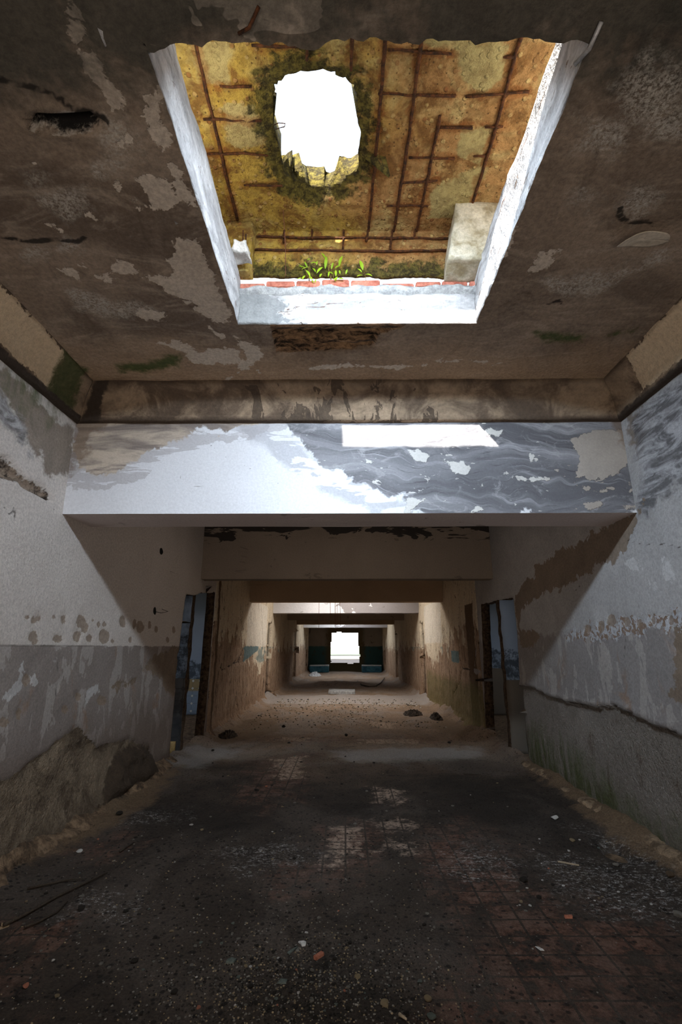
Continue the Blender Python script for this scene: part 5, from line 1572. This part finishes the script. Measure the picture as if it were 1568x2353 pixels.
for u, v, s, m, lab, cat in (
        (183, 1955, .055, 'plaster', 'white rounded stone near the foot of the left wall', 'stone'), (275, 1870, .07, 'stone_dark', 'black clod at the foot of the left wall, below the dark lump', 'clod'),
        (365, 1953, .035, 'stone_dark', 'dark stone in the middle of the left floor', 'stone'), (187, 2088, .05, 'stone_dark', 'dark flat stone beside the long dry reeds', 'stone'), (188, 2058, .032, 'stone_grey', 'grey stone between the reeds at left', 'stone'), (290, 2089, .032, 'stone_dark', 'dark pebble right of the reeds', 'stone'),
        (1203, 2022, .06, 'stone_dark', 'dark clod on the tiles at the dusty spot, right half of the floor', 'clod'), (1275, 1880, .07, 'plaster', 'white plaster lump near the right wall', 'plaster lump'), (1316, 1930, .045, 'stone_tan', 'brown pebble near the right wall kerb', 'stone'),
        (975, 2126, .03, 'stone_dark', 'dark pebble beside a pale pebble right of the gravel', 'stone'), (998, 2132, .02, 'stone_grey', 'pale grey pebble beside a dark pebble right of the gravel', 'stone'),
        (822, 2247, .034, 'stone_tan', 'tan stone at the right edge of the gravel patch', 'stone'), (985, 2292, .04, 'stone_tan', 'tan angular stone near the bottom edge, right of middle', 'stone'), (886, 2311, .045, 'stone_tan', 'tan flat stone near the bottom edge, below the gravel', 'stone'),
        (965, 2254, .032, 'stone_green', 'grey-green stone near the bottom edge, right of the gravel', 'stone'), (992, 2335, .042, 'stone_green', 'grey-green stone at the bottom edge, right of middle', 'stone'), (717, 2298, .03, 'stone_grey', 'round grey pebble below the slate shards', 'stone'),
        (717, 2230, .022, 'stone_grey', 'small grey pebble below the pink brick fragment', 'stone'), (310, 2205, .04, 'stone_dark', 'dark clod with a red chip, lower left floor', 'clod'), (133, 2281, .026, 'stone_tan', 'yellowish chip at the lower left', 'stone'), (402, 2275, .04, 'stone_dark', 'dark clod left of the gravel at the bottom', 'clod'),
        (60, 2262, .035, 'terracotta', 'reddish chip at the lower left corner', 'brick chip'), (457, 2305, .024, 'terracotta', 'orange brick chip at the bottom, left of the gravel', 'brick chip'), (232, 2208, .03, 'stone_grey', 'grey stone in the lower left floor', 'stone'),
        (652, 1670, .09, 'stone_dark', 'black lump on the floor in front of the second bay', 'clod'), (796, 1690, .07, 'stone_dark', 'black lump in the middle of the corridor at the tile strip', 'clod'), (440, 1891, .04, 'plaster', 'pale flat plaster chip left of the floor middle', 'plaster chip'),
        (1415, 1980, .055, 'stone_grey', 'grey stone beside the hole at the right wall', 'stone'), (1560, 2105, .06, 'stone_grey', 'grey stone at the right edge of the floor', 'stone'), (1540, 2010, .07, 'mudpale', 'sandy lump against the right wall', 'lump'), (590, 1815, .06, 'stone_dark', 'black flat clod left of the pale tiles', 'clod')):
    put('loose_stone' if cat in ('stone', 'clod') else cat.replace(' ', '_'), pebble_mesh('pebble', M[m], int(u + v), random.uniform(.45, .7)), u, v, s * .45, lab, cat)


def reed(pts, r, label, mat='stick'):
    P = [at_z(u, v, 0) for u, v in pts]
    b = MB(); b.tube([(x, y, floor_z(x, y) + .008 + r) for x, y in P], r, 6, rfun=lambda f: 1.1 - .5 * f)
    tag(b.build('dry_reed', M[mat], smooth=True), label, 'reed')


reed([(62, 2047), (110, 2035), (150, 2026), (190, 2022)], .006, 'short dark reed, topmost of the three reeds at left')
reed([(8, 2126), (60, 2100), (130, 2062), (200, 2030), (246, 2010)], .008, 'longest dark reed lying across the left floor')
reed([(56, 2132), (90, 2118), (130, 2095), (155, 2072)], .006, 'dark bent reed, lowest of the three reeds at left')
reed([(275, 1958), (290, 1948), (308, 1938)], .006, 'short dark twig near the middle of the left floor')
reed([(1490, 1925), (1510, 1912), (1535, 1904)], .006, 'thin dry stalk at the foot of the right wall', 'wood')
reed([(918, 2338), (935, 2350)], .006, 'pale twig at the bottom edge of the floor', 'wood')

# chips of many kinds: one mesh of each kind, copied
kinds = [('stone_grey', .020, .30), ('stone_dark', .022, .36), ('stone_tan', .018, .14), ('stone_green', .018, .10), ('plaster', .015, .07), ('terracotta', .016, .03)]
protos = [[pebble_mesh('chip', M[k], 400 + i * 7 + j, random.uniform(.4, .7), 1) for j in range(3)] for i, (k, s, w) in enumerate(kinds)]
LAB = {'stone_grey': ('small grey stone chip in the gravel on the floor', 'grey stone chips in the gravel'), 'stone_dark': ('small dark clod crumb scattered on the floor', 'dark crumbs on the floor'), 'stone_tan': ('small tan stone chip in the gravel on the floor', 'tan stone chips in the gravel'),
       'stone_green': ('small grey-green stone chip in the gravel on the floor', 'grey-green chips in the gravel'), 'plaster': ('small white plaster crumb scattered on the floor', 'white plaster crumbs on the floor'), 'terracotta': ('small orange brick crumb scattered on the floor', 'brick crumbs on the floor')}
placed = []


def free(x, y, r):
    for a, b_, c in placed:
        if (a - x) ** 2 + (b_ - y) ** 2 < (r + c) ** 2: return False
    placed.append((x, y, r)); return True


for o in list(scn.objects):
    if o.parent is None and o.get('category') and o.get('kind') is None and o.type == 'MESH' and o.location.z < .3 and abs(o.location.x) > 1e-6:
        placed.append((o.location.x, o.location.y, .05))
weights = [w for _, _, w in kinds]
cnt = 0
def rnd_px():
    q = random.random()
    if q < .46: return random.gauss(690, 120), random.gauss(2240, 70)       # gravel patch near the camera
    if q < .72: return random.uniform(30, 700), random.uniform(1900, 2330)   # left floor
    if q < .86: return random.uniform(1180, 1560), random.uniform(1920, 2110)  # dust along the right wall
    return random.uniform(380, 1200), random.uniform(1690, 1900)
while cnt < 290:
    u, v = rnd_px()
    if v > 2345 or v < 1690: continue
    x, y = at_z(u, v, 0)
    if not (XL + .25 < x < XR - .25): continue
    ki = random.choices(range(6), weights)[0]
    if 1180 < u and v < 2110 and random.random() < .6: ki = 4
    far_k = 1.0 + max(0, (y - 2.4)) * .25
    sz = kinds[ki][1] * random.uniform(.35, 1.0) * far_k * .62
    if not free(x, y, sz * 1.05): continue
    lab, grp = LAB[kinds[ki][0]]
    put('stone_chip' if ki < 4 else ('plaster_crumb' if ki == 4 else 'brick_crumb'), random.choice(protos[ki]), 0, 0, sz, lab, 'stone chip' if ki < 4 else 'crumb', grp, wh=(x, y))
    cnt += 1
# the finer gravel nobody could count: one object
def gravel(name, n, gen, mats, label, szr):
    V = []; Fc = []; mi = []
    base = [pebble_mesh('g', M[m], 600 + i, .6, 1) for i, m in enumerate(mats)]
    bv = [np.array([v.co for v in me.vertices]) for me in base]; bf = [np.array([p.vertices for p in me.polygons]) for me in base]
    XY = np.array([gen() for _ in range(n)])
    ok = (XY[:, 0] > XL + .36) & (XY[:, 0] < XR - .36) & ((XY[:, 1] < 10.3) | (XY[:, 1] > 12.4) | (XY[:, 0] < .8))
    XY = XY[ok]
    Z = floor_disp(XY[:, 0], XY[:, 1], np.stack([XY[:, 0], XY[:, 1], XY[:, 0] * 0], 1))
    off = 0
    for (x, y), z in zip(XY, Z):
        i = random.randrange(len(base)); a = random.uniform(0, 6.28); s = random.uniform(*szr) * (1 + max(0, y - 2.5) * .2)
        c, sn = math.cos(a), math.sin(a)
        w = bv[i] * s
        V.append(np.stack([w[:, 0] * c - w[:, 1] * sn + x, w[:, 0] * sn + w[:, 1] * c + y, w[:, 2] + z + s * .25], 1))
        Fc.append(bf[i] + off); mi += [i] * len(bf[i]); off += len(w)
    me = bpy.data.meshes.new(name); me.from_pydata(np.concatenate(V).tolist(), [], np.concatenate(Fc).tolist())
    for m in mats: me.materials.append(M[m])
    me.polygons.foreach_set('material_index', mi)
    o = bpy.data.objects.new(name, me); COL.objects.link(o)
    tag(o, label, 'gravel', kind='stuff')


def g1():
    u, v = (random.gauss(690, 190), random.gauss(2270, 80)) if random.random() < .65 else (random.uniform(0, 1000), random.uniform(1900, 2350))
    return at_z(u, min(v, 2420), 0)

gravel('fine_gravel', 5200, g1, ['stone_grey', 'stone_dark', 'stone_tan', 'stone_dark', 'stone_dark'], 'fine dark gravel spread over the near floor', (.002, .0065))
def g2():
    return random.uniform(XL + .36, XR - .36), random.uniform(9.4, 14.5)
gravel('floor_crumbs', 800, g2, ['stone_dark', 'stone_tan', 'stone_grey', 'stone_tan', 'plaster'], 'scattered crumbs along the corridor floor', (.0035, .0085))

# ------------------------------------------------------------------ light
w = bpy.data.worlds.new('world'); scn.world = w; w.use_nodes = True
nt = w.node_tree; bg = nt.nodes['Background']
tc = nt.nodes.new('ShaderNodeTexCoord'); sp = nt.nodes.new('ShaderNodeSeparateXYZ'); rp = nt.nodes.new('ShaderNodeValToRGB')
nt.links.new(tc.outputs['Generated'], sp.inputs[0]); nt.links.new(sp.outputs[2], rp.inputs[0]); nt.links.new(rp.outputs[0], bg.inputs[0])
rp.color_ramp.elements[0].color = (1.0, .99, .96, 1); rp.color_ramp.elements[0].position = 0.0
rp.color_ramp.elements[1].color = (.74, .85, 1.0, 1); rp.color_ramp.elements[1].position = .8
bg.inputs[1].default_value = SKY

s = bpy.data.lights.new('sun', 'SUN'); s.energy = SUN; s.angle = math.radians(.6); s.color = (1, .955, .88)
so = bpy.data.objects.new('sun', s); COL.objects.link(so); so.location = (-6, -20, 9)
so.rotation_euler = Vector((.26, 1, -.345)).to_track_quat('-Z', 'Y').to_euler()


def area(nm, loc, dirv, sx, sy, e, col):
    l = bpy.data.lights.new(nm, 'AREA'); l.shape = 'RECTANGLE'; l.size = sx; l.size_y = sy; l.energy = e; l.spread = math.radians({'skylight_fill': 112, 'cross_fill_left': 90, 'cross_fill_right': 90}.get(nm, 180)); l.color = col
    o = bpy.data.objects.new(nm, l); COL.objects.link(o); o.location = loc
    o.rotation_euler = Vector(dirv).to_track_quat('-Z', 'Y').to_euler()
    return o


for nm, loc, dv, sx, sy, e, col in LAMPS:
    area(nm, loc, dv, sx, sy, e, col)

scn.view_settings.view_transform = 'Standard'
scn.view_settings.look = 'None'
scn.view_settings.exposure = EXPO
scn.cycles.max_bounces = 7
scn.cycles.diffuse_bounces = 4
scn.cycles.use_adaptive_sampling = True
scn.cycles.adaptive_threshold = 0.15
scn.cycles.adaptive_min_samples = 16
scn.cycles.glossy_bounces = 2
scn.cycles.transmission_bounces = 2
scn.cycles.sample_clamp_indirect = 6.0
scn.cycles.caustics_reflective = False
scn.cycles.caustics_refractive = False
scn.cycles.use_denoising = True
